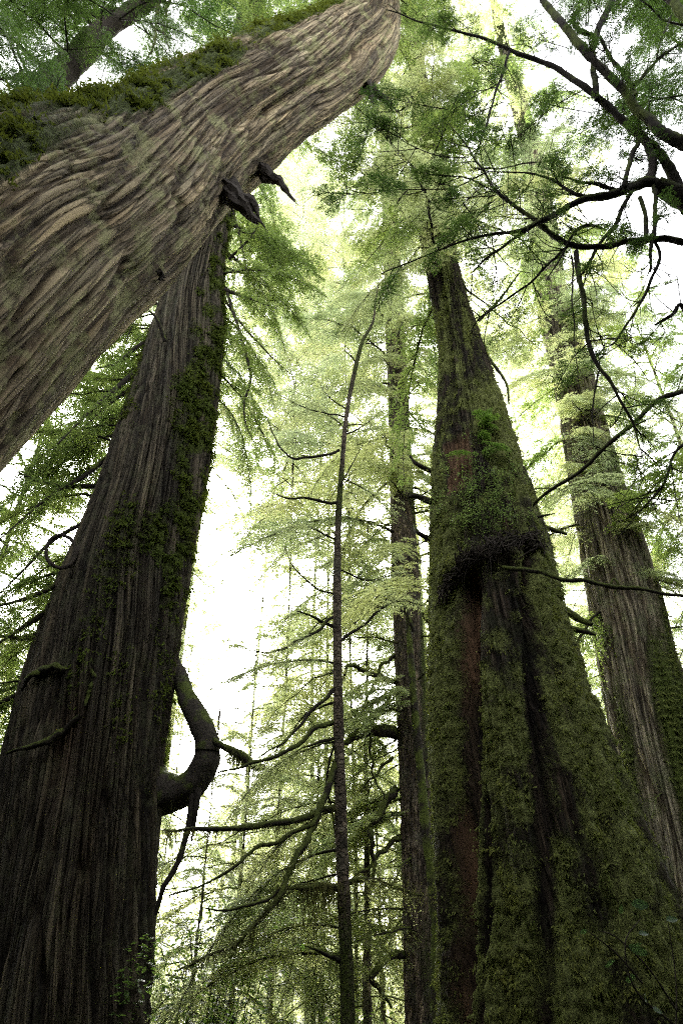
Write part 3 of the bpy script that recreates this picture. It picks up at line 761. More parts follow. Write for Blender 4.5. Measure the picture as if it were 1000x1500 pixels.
# mossy cedar: slender limbs and the roots that girdle it
limb(mossy_cedar, [(738, 830, 7.1), (790, 838, 6.7), (840, 849, 6.5), (893, 857, 6.4), (950, 866, 6.3), (1015, 880, 6.2)], [.03, .028, .026, .024, .02, .016], mat='mossy_limb', seed=71, kink=.03)
limb(mossy_cedar, [(893, 857, 6.4), (898, 848, 6.4), (905, 856, 6.38), (900, 868, 6.4)], [.012, .012, .012, .008], mat='mossy_limb', seed=72, name='twig')
limb(mossy_cedar, [(770, 750, 7.7), (800, 722, 7.3), (850, 690, 6.9), (885, 655, 6.6), (930, 618, 6.3), (965, 585, 6.1), (1020, 568, 6.0)], [.02, .022, .025, .028, .03, .032, .034], mat='mossy_limb', seed=73)
limb(mossy_cedar, [(770, 765, 7.6), (790, 757, 7.5), (812, 752, 7.4)], [.03, .02, .01], mat='limb', seed=74)
for i, (pts, r) in enumerate([([(700, 560, 8), (722, 590, 7.7), (735, 615, 7.5)], .03), ([(712, 520, 8.1), (740, 560, 7.9), (745, 592, 7.8)], .03), ([(632, 690, 8), (610, 680, 7.9), (600, 668, 7.9)], .04),
                              ([(632, 735, 8), (610, 727, 8), (598, 728, 8)], .055), ([(630, 790, 8.2), (612, 780, 8.1), (605, 768, 8.2)], .04), ([(760, 760, 8.3), (790, 770, 8.2), (830, 782, 8.1)], .05),
                              ([(820, 890, 8.3), (845, 905, 8.2), (866, 915, 8.1)], .06), ([(830, 920, 8.2), (855, 925, 8.1), (872, 930, 8.1)], .045), ([(700, 470, 8), (730, 440, 7.8), (760, 400, 7.6)], .03),
                              ([(650, 330, 7.9), (628, 322, 7.6), (600, 332, 7.3)], .05)]):
    limb(mossy_cedar, pts, [r, r*.8, r*.4], mat='mossy_limb', foliage=None, seed=75+i)

roots = empty('root_mat', T3.point(735, 800).tolist(), 'tangle of dead roots and litter girdling the mossy cedar above its orange split', 'roots')
org = np.array(roots.location); rg = np.random.default_rng(5)
mb = MB()
path = [(648, 885), (662, 850), (685, 822), (715, 808), (745, 798), (775, 798), (792, 806)]
PP = catmull(np.array([[*p, 0] for p in path]), 60)[:, :2]
for k in range(150):
    i0 = rg.integers(0, 52); n_ = int(rg.integers(4, 18)); ids = np.clip(np.arange(i0, i0+n_, 2), 0, 59)
    pts = [T3.point(PP[i][0]+rg.normal()*3, PP[i][1]+rg.normal()*8-2, rg.uniform(.02, .14)) for i in ids]
    if len(pts) < 2: continue
    r = rg.uniform(.003, .012)
    mb.tube(np.array(pts)-org, [r, r*.9, r*.3], 5, .3, k, n=len(pts)*3)
link('root_strand', mb.mesh('root_strands', M['bare_limb']), roots); tag(roots.children[-1], kind='stuff')
mb = MB()
for k in range(9):
    x = 690+rg.uniform(-10, 30); p = T3.point(x, 815, .1); q = T3.point(x+rg.uniform(-15, 15), 850+rg.uniform(0, 40), .08)
    mb = MB(); mb.tube(np.array([p, (p+q)/2+rg.normal(size=3)*.03, q])-org, [.005, .004, .001], 4, 0, k, n=8); link('hanging_root', mb.mesh('hanging_root', M['bare_limb']), roots)
for k in range(7):
    p = T3.point(699, 668, .05); q = T3.point(699+rg.uniform(-12, 30), 690+rg.uniform(0, 30), .12)
    mb = MB(); mb.tube(np.array([p, (p+q)/2+rg.normal(size=3)*.03, q])-org, [.006, .005, .002], 4, 0, k, n=8); link('hanging_root', mb.mesh('hanging_root', M['bare_limb']), roots)
st = limb(roots, [(757, 820, 6.9), (775, 808, 6.8), (793, 798, 6.75)], [.008, .009, .003], mat='bare_limb', name='pale_stick', seed=3)
# epiphytic huckleberry: a bright young plant and dark small-leaved shrub on the mossy cedar
def leafy_patch(root, T, px_rng, py_rng, n, mat, lf, seed, out=(.05, .3), name='foliage', stems=30):
    rg = np.random.default_rng(seed); org = np.array(root.location); Vs = []; mb = MB()
    for k in range(stems):
        px = rg.normal()*(px_rng[1]-px_rng[0])*.25+(px_rng[0]+px_rng[1])/2; py = rg.normal()*(py_rng[1]-py_rng[0])*.25+(py_rng[0]+py_rng[1])/2
        a = T.point(px, py, 0); nn = nrm(CAM*[1, 1, 0]-a*[1, 1, 0]); d = nrm(nn+rg.normal(size=3)*.6+[0, 0, .2]); l = rg.uniform(*out)*1.5
        b = a+d*l*.6; c = b+d*l*.4+[0, 0, -.25*l]
        mb.tube(np.array([a, b, c])-org, [.006, .004, .002], 4, 0, k, n=6)
        m = n//stems
        t = rg.uniform(.1, 1.05, m)[:, None]; O = a+(c-a)*t+rg.normal(size=(m, 3))*.045
        D = nrm(rg.normal(size=(m, 3))+d*.6+[0, 0, -.2]); W = nrm(np.cross(D, [0, 0, 1])+rg.normal(size=(m, 3))*.4)
        ll = lf*rg.uniform(.6, 1.3, (m, 1)); ww = ll*.25
        Vs.append(np.stack([O, O+D*ll*.5+W*ww, O+D*ll, O+D*ll*.5-W*ww], 1).reshape(-1, 3)-org)
    V = np.vstack(Vs)
    tag(link('stem', mb.mesh('stems', M['bare_limb']), root), kind='stuff')
    link(name, mesh_np(name, V, np.arange(len(V)).reshape(-1, 4), M[mat], False), root)
sap = empty('seedling', T3.point(705, 655).tolist(), 'bright green seedling growing from the bare patch high on the mossy cedar', 'plant')
rg = np.random.default_rng(88)
for k in range(10):
    p = T3.point(706+rg.normal()*12, 640+rg.normal()*20, .0)-np.array(sap.location)
    put_bough(sap, 'brt', k, p.tolist(), -math.pi/2+rg.uniform(-1.3, 1.3), rg.uniform(-.6, .5), rg.uniform(.25, .5), rg.normal()*.4)
shr = empty('huckleberry_shrub', T3.point(700, 740).tolist(), 'dark small-leaved shrub clinging to the mossy cedar just above the root tangle', 'shrub')
leafy_patch(shr, T3, (645, 770), (680, 790), 4200, 'cedar_leaf', .030, 9, (.05, .30), stems=84)

# thin young tree: side branches
TB = [([(495, 736, 7), (470, 733, 6.9), (430, 730, 6.8), (400, 722, 6.8)], .022, None), ([(494, 720, 7), (510, 690, 6.9), (533, 650, 6.8)], .012, None),
      ([(497, 660, 7), (480, 668, 6.9), (440, 672, 6.8), (420, 668, 6.7), (402, 640, 6.7), (390, 610, 6.7)], .02, None),
      ([(487, 915, 7), (460, 906, 6.8), (434, 895, 6.7)], .022, None), ([(487, 902, 7), (450, 930, 6.7), (400, 955, 6.4), (365, 950, 6.2)], .02, HEM),
      ([(488, 1010, 7), (460, 1038, 6.8), (425, 1078, 6.6), (380, 1112, 6.4)], .022, None), ([(488, 1060, 7), (460, 1070, 6.8), (430, 1095, 6.6), (370, 1118, 6.3), (320, 1130, 6.1)], .028, None),
      ([(488, 1083, 7), (465, 1088, 6.8), (430, 1105, 6.6)], .02, None), ([(489, 1180, 7), (450, 1195, 6.6), (400, 1206, 6.3), (340, 1212, 6.0), (290, 1217, 5.8), (240, 1217, 5.6)], .034, None),
      ([(489, 1130, 7), (478, 1160, 6.8), (460, 1200, 6.6), (420, 1225, 6.4), (375, 1245, 6.2), (330, 1280, 6.0), (250, 1310, 5.8)], .026, dict(W=.35, mat='moss_brown', start=.45, keep=.7)),
      ([(489, 1120, 7), (470, 1180, 6.7), (452, 1225, 6.5), (428, 1265, 6.3), (415, 1302, 6.2), (395, 1330, 6.1), (365, 1365, 6.0), (330, 1390, 5.9), (260, 1418, 5.8)], .034, dict(W=.40, mat='hemlock', start=.5)),
      ([(412, 1303, 6.2), (370, 1325, 6.0), (330, 1332, 5.9), (300, 1328, 5.9)], .016, None), ([(489, 1090, 7), (478, 1135, 7), (486, 1190, 7.1), (492, 1240, 7.2)], .014, None),
      ([(497, 1298, 7), (470, 1296, 6.8), (440, 1302, 6.6), (410, 1306, 6.5)], .03, None), ([(500, 1408, 7), (480, 1400, 6.8), (453, 1384, 6.6)], .022, None),
      ([(502, 1295, 7), (540, 1290, 7.2), (580, 1300, 7.4), (620, 1310, 7.4)], .028, dict(W=.42, mat='hemlock', start=.1, droop=.9)),
      ([(490, 940, 7), (520, 925, 7.1), (560, 890, 7.2), (590, 880, 7.3), (620, 888, 7.4)], .02, HEM), ([(489, 870, 7), (460, 860, 6.9), (430, 830, 6.8), (415, 800, 6.8)], .012, None),
      ([(500, 640, 7), (530, 625, 7.2), (560, 600, 7.3)], .014, HEM), ([(508, 600, 7), (480, 580, 6.9), (465, 555, 6.8)], .010, HEM), ([(522, 532, 7.05), (512, 520, 7), (500, 508, 7)], .014, None), ([(535, 503, 7), (560, 502, 7), (583, 508, 7)], .010, None),
      ([(505, 610, 7), (455, 600, 6.6), (400, 575, 6.3)], .012, HEM), ([(497, 700, 7), (540, 720, 7.2), (580, 760, 7.4)], .01, HEM), ([(492, 790, 7), (440, 770, 6.6), (380, 790, 6.2)], .012, HEM), ([(492, 830, 7), (540, 850, 7.3), (590, 830, 7.5)], .012, HEM)]
for i, (pts, r, fo) in enumerate(TB):
    o = limb(thin_tree, pts, [r, r*.85, r*.6, r*.25], mat='mossy_limb' if r > .025 else 'limb', foliage=fo, seed=100+i, kink=.03 if r > .015 else .015, wob=.3)
    if i == 13: strands(thin_tree, [at(495, 1298, 7), at(470, 1296, 6.8), at(440, 1302, 6.6)], 700, .36, 4, o, width=.0022, spread=.05)
    if i == 8: strands(thin_tree, [at(*p) for p in pts], 700, .14, 5, o, width=.003, spread=.02)
    if i == 15: strands(thin_tree, [at(*p) for p in pts], 700, .22, 6, o, width=.002, spread=.10)
    if i == 10: strands(thin_tree, [at(*p) for p in pts[2:]], 700, .16, 7, o, width=.003, spread=.03)

# medium hemlock: crooked mossy dead limbs
HB = [([(578, 1070, 14), (550, 1070, 13.7), (520, 1078, 13.3), (506, 1090, 13)], .14, None), ([(578, 1000, 14), (545, 985, 13.5), (520, 975, 13.2), (505, 985, 13.0), (500, 1010, 13)], .06, None),
      ([(580, 1155, 14), (565, 1175, 13.6), (550, 1200, 13.4), (543, 1225, 13.3), (546, 1260, 13.3), (542, 1295, 13.3)], .08, None), ([(584, 1225, 14), (560, 1250, 13.6), (530, 1275, 13.3), (515, 1290, 13.2)], .05, None),
      ([(592, 1395, 14), (565, 1405, 13.5), (545, 1425, 13.2), (545, 1445, 13.2), (560, 1455, 13.2), (575, 1475, 13.2)], .07, None), ([(548, 1030, 13.6), (542, 1080, 13.5), (545, 1130, 13.4), (560, 1170, 13.4)], .04, None),
      ([(576, 1010, 14), (560, 1040, 13.6), (540, 1062, 13.4)], .05, None), ([(578, 960, 14), (560, 975, 13.7), (545, 1010, 13.5), (530, 1035, 13.4)], .045, None), ([(574, 1110, 14), (545, 1140, 13.6), (525, 1160, 13.5)], .035, None),
      ([(612, 690, 14), (625, 700, 13.8), (640, 712, 13.6)], .09, None), ([(572, 700, 14), (560, 670, 13.7), (553, 645, 13.5)], .05, None), ([(605, 560, 14), (620, 558, 13.8), (640, 560, 13.6)], .06, None)]
for i, (pts, r, fo) in enumerate(HB):
    limb(mid_hemlock, pts, [r, r*.8, r*.6, r*.3], mat='mossy_limb', foliage=fo, seed=140+i, kink=.08, wob=.3)
# leaning dead stem resting against the medium hemlock
ds = empty('dead_stem', at(640, 1500, 12.5).tolist(), 'thin dark dead stem leaning up along the right side of the medium hemlock', 'dead stem')
limb(ds, [(641, 1500, 12.5), (636, 1330, 12.6), (622, 1200, 12.8), (608, 1050, 13.0), (598, 920, 13.2), (594, 875, 13.4)], [.10, .09, .085, .075, .06, .03], mat='mossy_limb', name='stem', wob=.12, sides=10, seed=9, dens=14)
limb(ds, [(606, 925, 13.2), (590, 890, 13.1), (565, 885, 13.0), (540, 895, 12.9), (510, 920, 12.7)], [.045, .04, .035, .03, .015], mat='mossy_limb', name='branch', seed=10)

# ------------------------------------------------------------------ crowns of the traced trees
def loc_axis(C, root):
    C = np.array(C); org = np.array(root.location)
    return lambda z: (float(np.interp(z, C[:, 2], C[:, 0])-org[0]), float(np.interp(z, C[:, 2], C[:, 1])-org[1]), float(z-org[2]))
ax1, ax2, ax3, ax4, ax5, ax6 = (loc_axis(c, r) for c, r in ((C1, left_cedar), (C2, leaning_cedar), (C3, mossy_cedar), (C4, grey_cedar), (C5, mid_hemlock), (C6, thin_tree)))
crown(mossy_cedar, ax3, 12.3, 29, 60, 3.2, 1.8, ['hem', 'hem', 'ced'], 201, -.3, .4)
crown(mid_hemlock, ax5, 8.5, 42, 84, 3.9, 1.4, 'hem', 202, -.3, .5)
crown(grey_cedar, ax4, 8.5, 44, 90, 3.6, 2.2, ['hem', 'ced'], 203, -.35, .3)
crown(left_cedar, ax1, 12.5, 33, 84, 3.2, 1.8, 'ced', 204, -.4, .3, skip=lambda z, a: z < 22 and math.cos(a+math.pi/2) > -.15)
crown(leaning_cedar, ax2, 16.4, 30, 48, 2.8, 1.8, 'ced', 205, -.3, .3)
crown(mid_hemlock, ax5, 3.0, 12, 22, 2.0, 2.4, 'bar', 206, -.2, .1)
crown(grey_cedar, ax4, 4.5, 12, 14, 1.8, 2.6, 'bar', 207, -.2, .1)

def veil(root, ax, zs, n, L, kind, seed, spread=1.1, roll=.15):
    rg = np.random.default_rng(seed)
    for i in range(n):
        z = rg.uniform(*zs); az = -math.pi/2 + rg.uniform(-spread, spread)
        put_bough(root, kind, int(rg.integers(9)), ax(z), az, rg.normal()*.15-.15, L*rg.uniform(.7, 1.15), rg.normal()*roll)
veil(grey_cedar, ax4, (9.0, 19), 26, 2.4, 'hem', 211)
veil(mossy_cedar, ax3, (12.0, 18), 9, 1.6, 'hem', 212)
veil(mid_hemlock, ax5, (9.0, 20), 22, 2.4, 'hem', 213)
rg = np.random.default_rng(215)
for i in range(34):   # drooping boughs on the far left flank of the left cedar
    az = math.pi+rg.uniform(-.7, .35); r_ = float(np.interp(8, [0, 16], [1.1, .6]))*.8
    z = rg.uniform(4.5, 14); p = ax1(z)
    put_bough(left_cedar, 'ced', i, (p[0]+r_*math.cos(az), p[1]+r_*math.sin(az), p[2]), az, rg.normal()*.15-.15, rg.uniform(1.6, 2.7), rg.normal()*.35)
for i in range(13):   # and a few on its right flank, high up
    az = rg.uniform(-.3, .8); z = rg.uniform(10.5, 17); p = ax1(z)
    put_bough(left_cedar, 'ced', i, (p[0]+.5*math.cos(az), p[1]+.5*math.sin(az), p[2]), az, rg.normal()*.15-.25, rg.uniform(1.5, 2.5), rg.normal()*.35)
rg = np.random.default_rng(214)
for i in range(16):
    put_bough(mid_hemlock, 'hem', i, ax5(rg.uniform(2.2, 7.5)), math.pi+rg.uniform(-.5, .9), rg.normal()*.12-.15, rg.uniform(1.8, 2.8), rg.normal()*.3)
for i in range(12):
    put_bough(thin_tree, 'hem', i, ax6(rg.uniform(1.6, 4.6)), rg.uniform(1.9, 3.6), rg.normal()*.15-.1, rg.uniform(1.1, 1.7), rg.normal()*.3)
# ------------------------------------------------------------------ the small mossy tree beyond the right edge
yew = empty('mossy_yew', (3.95, 3.0, 0), 'small crooked tree just beyond the right edge whose mossy limbs cross the upper right', 'tree')
def yl(pts, r, mat='mossy_limb', fo=None, seed=0, kink=.016, sides=9, name='branch'):
    r = [x*.86 for x in r]
    o = limb(yew, pts, r, mat=mat, foliage=fo, seed=seed, kink=kink, sides=sides, wob=.30, name=name)
    if fo is None and len(pts) > 3:
        rg = np.random.default_rng(seed+9); org = np.array(yew.location)
        P = catmull(np.array([at(*p) for p in pts])-org, 60); L = np.linalg.norm(np.diff(P, axis=0), axis=1).sum(); mb = MB(); F_ = []
        for k in range(int(L*9)+2):
            i0 = rg.integers(8, 59); t = nrm(P[min(i0+1, 59)]-P[i0-1]); d = nrm(t*.7+nrm(rg.normal(size=3))*.8); l = rg.uniform(.12, .5)
            pts2 = [P[i0], P[i0]+d*l*.5+rg.normal(size=3)*.02, P[i0]+d*l+rg.normal(size=3)*.05]
            mb.tube(pts2, [.0045, .003, .0012], 5, .3, k, n=8)
            for q_ in range(3):
                a = P[i0]+d*l*rg.uniform(.3, .9); d2 = nrm(d*.8+nrm(rg.normal(size=3))*.7); l2 = l*rg.uniform(.25, .6); mb.tube([a, a+d2*l2*.5+rg.normal(size=3)*.01, a+d2*l2], [.0025, .0018, .0008], 4, 0, k, n=6)
            if rg.random() < .28:
                V, Q, tw, L2 = spray(catmull(pts2, 8), .12, .025, .022, .015, .006, int(rg.integers(999)), start=.15, droop=.2, W3=.05, hole=-.3); F_.append(V)
        tag(link('twigs', mb.mesh('twigs', M['limb']), o), kind='stuff')
        if F_:
            V = np.vstack(F_); link('foliage', mesh_np('foliage', V, np.arange(len(V)).reshape(-1, 4), M['dark_leaf'], False), o)
    return o
tr = [np.array([3.95, 3.0, -.2]), np.array([3.9, 3.0, 2.5]), np.array([3.8, 2.95, 4.6]), at(1090, 330, 2.9), at(1000, 292, 2.85), at(960, 270, 2.8)]
mb = MB(); mb.tube(np.array(tr)-np.array(yew.location), [.16, .14, .12, .10, .085, .06], 14, .15, 4, n=60); link('trunk', mb.mesh('yew_trunk', M['mossy_limb']), yew)
yl([(975, 275, 2.8), (955, 268, 2.8), (930, 270, 2.8), (900, 284, 2.75), (870, 288, 2.75), (840, 300, 2.75), (790, 325, 2.75), (750, 340, 2.75), (700, 346, 2.8), (640, 366, 2.8), (560, 402, 2.85)], [.055, .05, .045, .036, .033, .028, .022, .016, .011, .008, .004], seed=300)
yl([(1010, 357, 2.9), (970, 350, 2.85), (925, 352, 2.85), (880, 362, 2.8), (835, 360, 2.8), (800, 335, 2.8), (765, 310, 2.8), (735, 285, 2.8), (710, 255, 2.8), (685, 215, 2.8), (655, 180, 2.8)], [.028, .027, .026, .024, .024, .022, .018, .015, .011, .008, .004], seed=301)
yl([(1005, 310, 2.9), (990, 265, 2.85), (965, 225, 2.8), (935, 197, 2.8), (900, 165, 2.75), (860, 132, 2.7), (810, 97, 2.7), (750, 75, 2.7), (700, 54, 2.7), (630, 35, 2.7), (565, 15, 2.7)], [.05, .048, .042, .04, .036, .032, .028, .022, .016, .012, .006], seed=302)
yl([(1040, 225, 2.6), (1000, 207, 2.6), (970, 195, 2.6), (940, 165, 2.6), (895, 115, 2.55), (850, 70, 2.5), (795, 0, 2.5), (770, -30, 2.5)], [.055, .052, .05, .045, .042, .04, .036, .03], seed=303)
yl([(875, 145, 2.7), (870, 120, 2.68), (868, 80, 2.65), (872, 50, 2.65), (895, 0, 2.6), (905, -30, 2.6)], [.026, .03, .034, .036, .04, .04], seed=304)
yl([(868, 52, 2.65), (850, 45, 2.65), (838, 30, 2.66), (850, 12, 2.66)], [.028, .028, .024, .015], seed=305)
yl([(930, 140, 2.7), (925, 122, 2.7), (905, 100, 2.7), (890, 80, 2.7), (878, 55, 2.68)], [.022, .022, .022, .02, .018], seed=306)
yl([(928, 125, 2.7), (945, 105, 2.7), (965, 85, 2.7), (985, 70, 2.7), (1010, 52, 2.7)], [.018, .018, .016, .014, .014], seed=307)
yl([(962, 88, 2.7), (968, 60, 2.7), (982, 25, 2.7)], [.010, .009, .007], seed=308)
yl([(970, -10, 2.5), (990, 10, 2.5), (1015, 35, 2.5)], [.05, .05, .05], seed=309)
yl([(745, 76, 2.7), (735, 110, 2.7), (715, 170, 2.72), (697, 232, 2.75)], [.014, .013, .010, .007], 'limb', seed=310)
yl([(845, 368, 2.8), (848, 400, 2.8), (855, 440, 2.8), (868, 520, 2.85), (905, 580, 2.85), (928, 625, 2.9), (942, 680, 2.9)], [.020, .020, .019, .016, .010, .007, .003], seed=311)
yl([(838, 375, 2.8), (838, 440, 2.8), (846, 570, 2.8)], [.008, .006, .002], 'limb', seed=312)
yl([(875, 530, 2.85), (868, 600, 2.85), (868, 650, 2.85)], [.007, .005, .002], 'limb', seed=313)
yl([(830, 362, 2.8), (780, 410, 2.85), (720, 455, 2.9), (690, 470, 2.9)], [.012, .009, .006, .003], 'limb', seed=314)
yl([(785, 328, 2.75), (745, 355, 2.8), (715, 375, 2.8), (690, 402, 2.85)], [.014, .012, .009, .004], seed=315)
yl([(880, 335, 2.8), (860, 330, 2.78), (840, 345, 2.78), (800, 410, 2.8)], [.010, .012, .012, .004], 'limb', seed=316)
yl([(930, 268, 2.8), (912, 300, 2.8), (895, 335, 2.8), (870, 370, 2.8), (855, 400, 2.8)], [.018, .018, .016, .014, .008], seed=317)
yl([(945, 355, 2.85), (945, 320, 2.83), (938, 290, 2.82)], [.022, .02, .018], seed=318)
yl([(958, 268, 2.8), (960, 310, 2.82), (955, 350, 2.85), (950, 400, 2.86)], [.020, .020, .018, .010], seed=319)
yl([(912, 275, 2.75), (918, 250, 2.75), (930, 215, 2.75), (935, 200, 2.76)], [.022, .022, .022, .018], seed=320)
yl([(950, 268, 2.8), (955, 240, 2.8), (950, 215, 2.8), (938, 195, 2.8)], [.045, .04, .036, .03], 'bare_limb', seed=321)
yl([(905, 283, 2.75), (880, 276, 2.74), (858, 268, 2.73), (835, 261, 2.72), (820, 262, 2.72)], [.02, .018, .014, .010, .003], 'limb', seed=322, kink=.03)
yl([(900, 284, 2.76), (868, 290, 2.75), (838, 284, 2.75), (810, 265, 2.75), (770, 255, 2.75), (700, 250, 2.78)], [.018, .018, .016, .012, .008, .003], 'bare_limb', seed=323)
yl([(1030, 520, 3.2), (1000, 450, 3.1), (985, 460, 3.1), (960, 475, 3.1)], [.012, .018, .016, .008], 'limb', seed=324)
yl([(955, 352, 2.87), (962, 380, 2.9), (945, 425, 2.9), (925, 465, 2.9), (900, 500, 2.95), (880, 510, 2.95)], [.014, .014, .012, .010, .007, .003], 'limb', seed=325)
yl([(1020, 640, 3.0), (990, 660, 3.0), (975, 700, 3.0), (945, 740, 3.0), (900, 790, 3.05)], [.012, .010, .008, .005, .002], 'limb', seed=326)
yl([(715, 250, 2.78), (660, 275, 2.8), (560, 280, 2.85), (500, 285, 2.9)], [.006, .005, .004, .002], 'limb', seed=327)
yl([(730, 283, 2.78), (680, 260, 2.8), (610, 250, 2.82), (545, 178, 2.85)], [.006, .006, .004, .002], 'limb', seed=328)
yl([(690, 228, 2.78), (640, 228, 2.8), (600, 210, 2.8), (548, 178, 2.8)], [.005, .005, .004, .002], 'limb', seed=329)
for i in range(16):   # fine twigs with shade needles
    rg = np.random.default_rng(400+i)
    a, b = rg.uniform(640, 960), rg.uniform(0, 330)
    dx, dy = rg.uniform(-130, 40), rg.uniform(-40, 110)
    yl([(a, b, 2.75), (a+dx*.5, b+dy*.4, 2.8), (a+dx, b+dy, 2.85)], [.006, .004, .0015], 'limb', dict(W=.20, sp2=.035, sp3=.028, lf=.016, lw=.006, mat='dark_leaf', start=.1, W3=.07), seed=400+i, kink=0, sides=5)
org_y = np.array(yew.location)
# dark overhead boughs at the top right corner
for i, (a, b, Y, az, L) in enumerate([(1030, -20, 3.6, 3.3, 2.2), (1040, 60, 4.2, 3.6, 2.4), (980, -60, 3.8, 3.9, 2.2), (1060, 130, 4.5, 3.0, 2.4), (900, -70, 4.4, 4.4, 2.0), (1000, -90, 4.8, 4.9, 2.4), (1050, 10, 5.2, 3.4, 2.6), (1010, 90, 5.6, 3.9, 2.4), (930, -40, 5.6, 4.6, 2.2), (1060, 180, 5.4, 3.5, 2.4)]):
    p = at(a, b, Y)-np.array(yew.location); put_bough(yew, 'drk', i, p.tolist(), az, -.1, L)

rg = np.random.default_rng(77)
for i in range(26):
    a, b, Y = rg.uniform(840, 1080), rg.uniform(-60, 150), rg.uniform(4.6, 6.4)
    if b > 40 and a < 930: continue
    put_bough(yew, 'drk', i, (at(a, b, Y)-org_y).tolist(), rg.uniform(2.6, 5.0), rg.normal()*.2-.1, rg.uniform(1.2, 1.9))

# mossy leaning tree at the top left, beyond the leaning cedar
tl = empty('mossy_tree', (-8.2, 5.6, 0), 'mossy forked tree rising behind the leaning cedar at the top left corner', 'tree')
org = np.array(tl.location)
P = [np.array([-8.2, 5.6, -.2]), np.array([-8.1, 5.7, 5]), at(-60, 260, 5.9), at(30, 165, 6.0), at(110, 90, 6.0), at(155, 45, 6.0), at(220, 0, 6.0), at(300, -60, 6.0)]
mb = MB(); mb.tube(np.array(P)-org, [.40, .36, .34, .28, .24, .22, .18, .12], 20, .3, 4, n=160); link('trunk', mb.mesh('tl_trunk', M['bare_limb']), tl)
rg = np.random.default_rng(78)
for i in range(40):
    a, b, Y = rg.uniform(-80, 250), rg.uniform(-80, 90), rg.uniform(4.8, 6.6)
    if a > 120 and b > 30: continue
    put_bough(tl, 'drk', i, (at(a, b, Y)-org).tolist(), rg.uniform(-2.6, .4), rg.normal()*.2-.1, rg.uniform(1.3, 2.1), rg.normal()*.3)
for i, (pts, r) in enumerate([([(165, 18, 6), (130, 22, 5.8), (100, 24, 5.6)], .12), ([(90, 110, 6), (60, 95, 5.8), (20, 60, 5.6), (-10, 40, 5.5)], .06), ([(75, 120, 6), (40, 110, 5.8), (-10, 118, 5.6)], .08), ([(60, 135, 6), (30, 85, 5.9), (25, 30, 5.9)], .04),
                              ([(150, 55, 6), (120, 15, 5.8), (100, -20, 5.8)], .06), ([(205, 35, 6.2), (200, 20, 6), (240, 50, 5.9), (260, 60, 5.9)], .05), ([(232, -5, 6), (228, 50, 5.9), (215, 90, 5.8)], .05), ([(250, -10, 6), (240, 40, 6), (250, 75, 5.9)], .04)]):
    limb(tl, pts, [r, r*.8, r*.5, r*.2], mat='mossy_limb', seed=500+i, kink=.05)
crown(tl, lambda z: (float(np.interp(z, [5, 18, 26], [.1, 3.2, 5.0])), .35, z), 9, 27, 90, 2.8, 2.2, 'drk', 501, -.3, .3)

# ------------------------------------------------------------------ understory and farther trees
def simple_tree(name, label, x, y, h, r, z0, n, L0, L1, kind, seed, group=None, bark='hemlock_bark', lean=(0, 0), bare=0, far=False):
    root = empty(name, (x, y, 0), label, 'tree', group)
    rg = np.random.default_rng(seed)
    k = 9; zs = np.linspace(-.2, h, k)
    off = np.cumsum(rg.normal(size=(k, 2))*.012*h/8, 0)
    C = [np.array([x+lean[0]*z+o[0], y+lean[1]*z+o[1], z]) for z, o in zip(zs, off)]
    r = r*.75; Rd = [r*(1.12-1.08*(i/(k-1))**.9) for i in range(k)]
    T = Trunk(C, Rd, 28 if not far else 16, 110 if not far else 50, relief5, seed)
    T.object('trunk', M[bark], root)
    ax = loc_axis(C, root)
    if n: crown(root, ax, z0, h*.985, n, L0, L1, kind, seed+1, -.3, .45)
    if bare: crown(root, ax, max(1.2, z0*.25), z0*1.1, bare, L0*.55, L0*.7, 'bar', seed+2, -.25, .05)
    return root

def bx(px, py, Y): return float(at(px, py, Y)[0])
under = [
 ('slim understory hemlock rising just right of the left cedar, its trunk showing low down', 343, 13.5, 8, .085, 1.2, 46, 2.3, .8, 'hem', 0),
 ('understory hemlock midway between the left cedar and the thin central tree', 400, 16.5, 10, .06, 1.0, 46, 2.4, .7, 'hem', 0),
 ('slim hemlock trunk seen just left of the thin central tree near the bottom', 462, 17, 10.5, .10, 1.4, 54, 2.4, .8, 'hem', 0),
 ('leaning slim hemlock between the thin central tree and the medium hemlock', 533, 15.5, 12, .13, 4.0, 38, 2.0, .8, 'hem', 14),
 ('short bushy hemlock low behind the curved limb of the left cedar', 285, 11.5, 5.5, .07, .6, 30, 1.7, .5, 'hem', 0),
 ('young hemlock with pale boughs low beside the medium hemlock', 560, 20, 9, .10, .8, 38, 2.4, .7, 'hem', 0),
]
for i, (lab, px, Y, h, r, z0, n, L0, L1, kind, bare) in enumerate(under):
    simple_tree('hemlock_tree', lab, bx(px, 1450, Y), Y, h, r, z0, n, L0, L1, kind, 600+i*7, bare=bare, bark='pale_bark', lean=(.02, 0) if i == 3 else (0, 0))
simple_tree('cedar_tree', 'dark green cedar with drooping sprays between the leaning cedar and the left cedar', -7.6, 13, 24, .13, 3, 120, 3.2, 1.6, 'ced', 671, bare=6, bark='pale_bark')
simple_tree('cedar_tree', 'drooping cedar at the right edge in front of the sky beyond the grey fluted cedar', 10.2, 15.5, 24, .22, 6, 84, 3.4, 1.6, 'ced', 678, bare=4)
GF = 'tall hemlocks standing farther back'
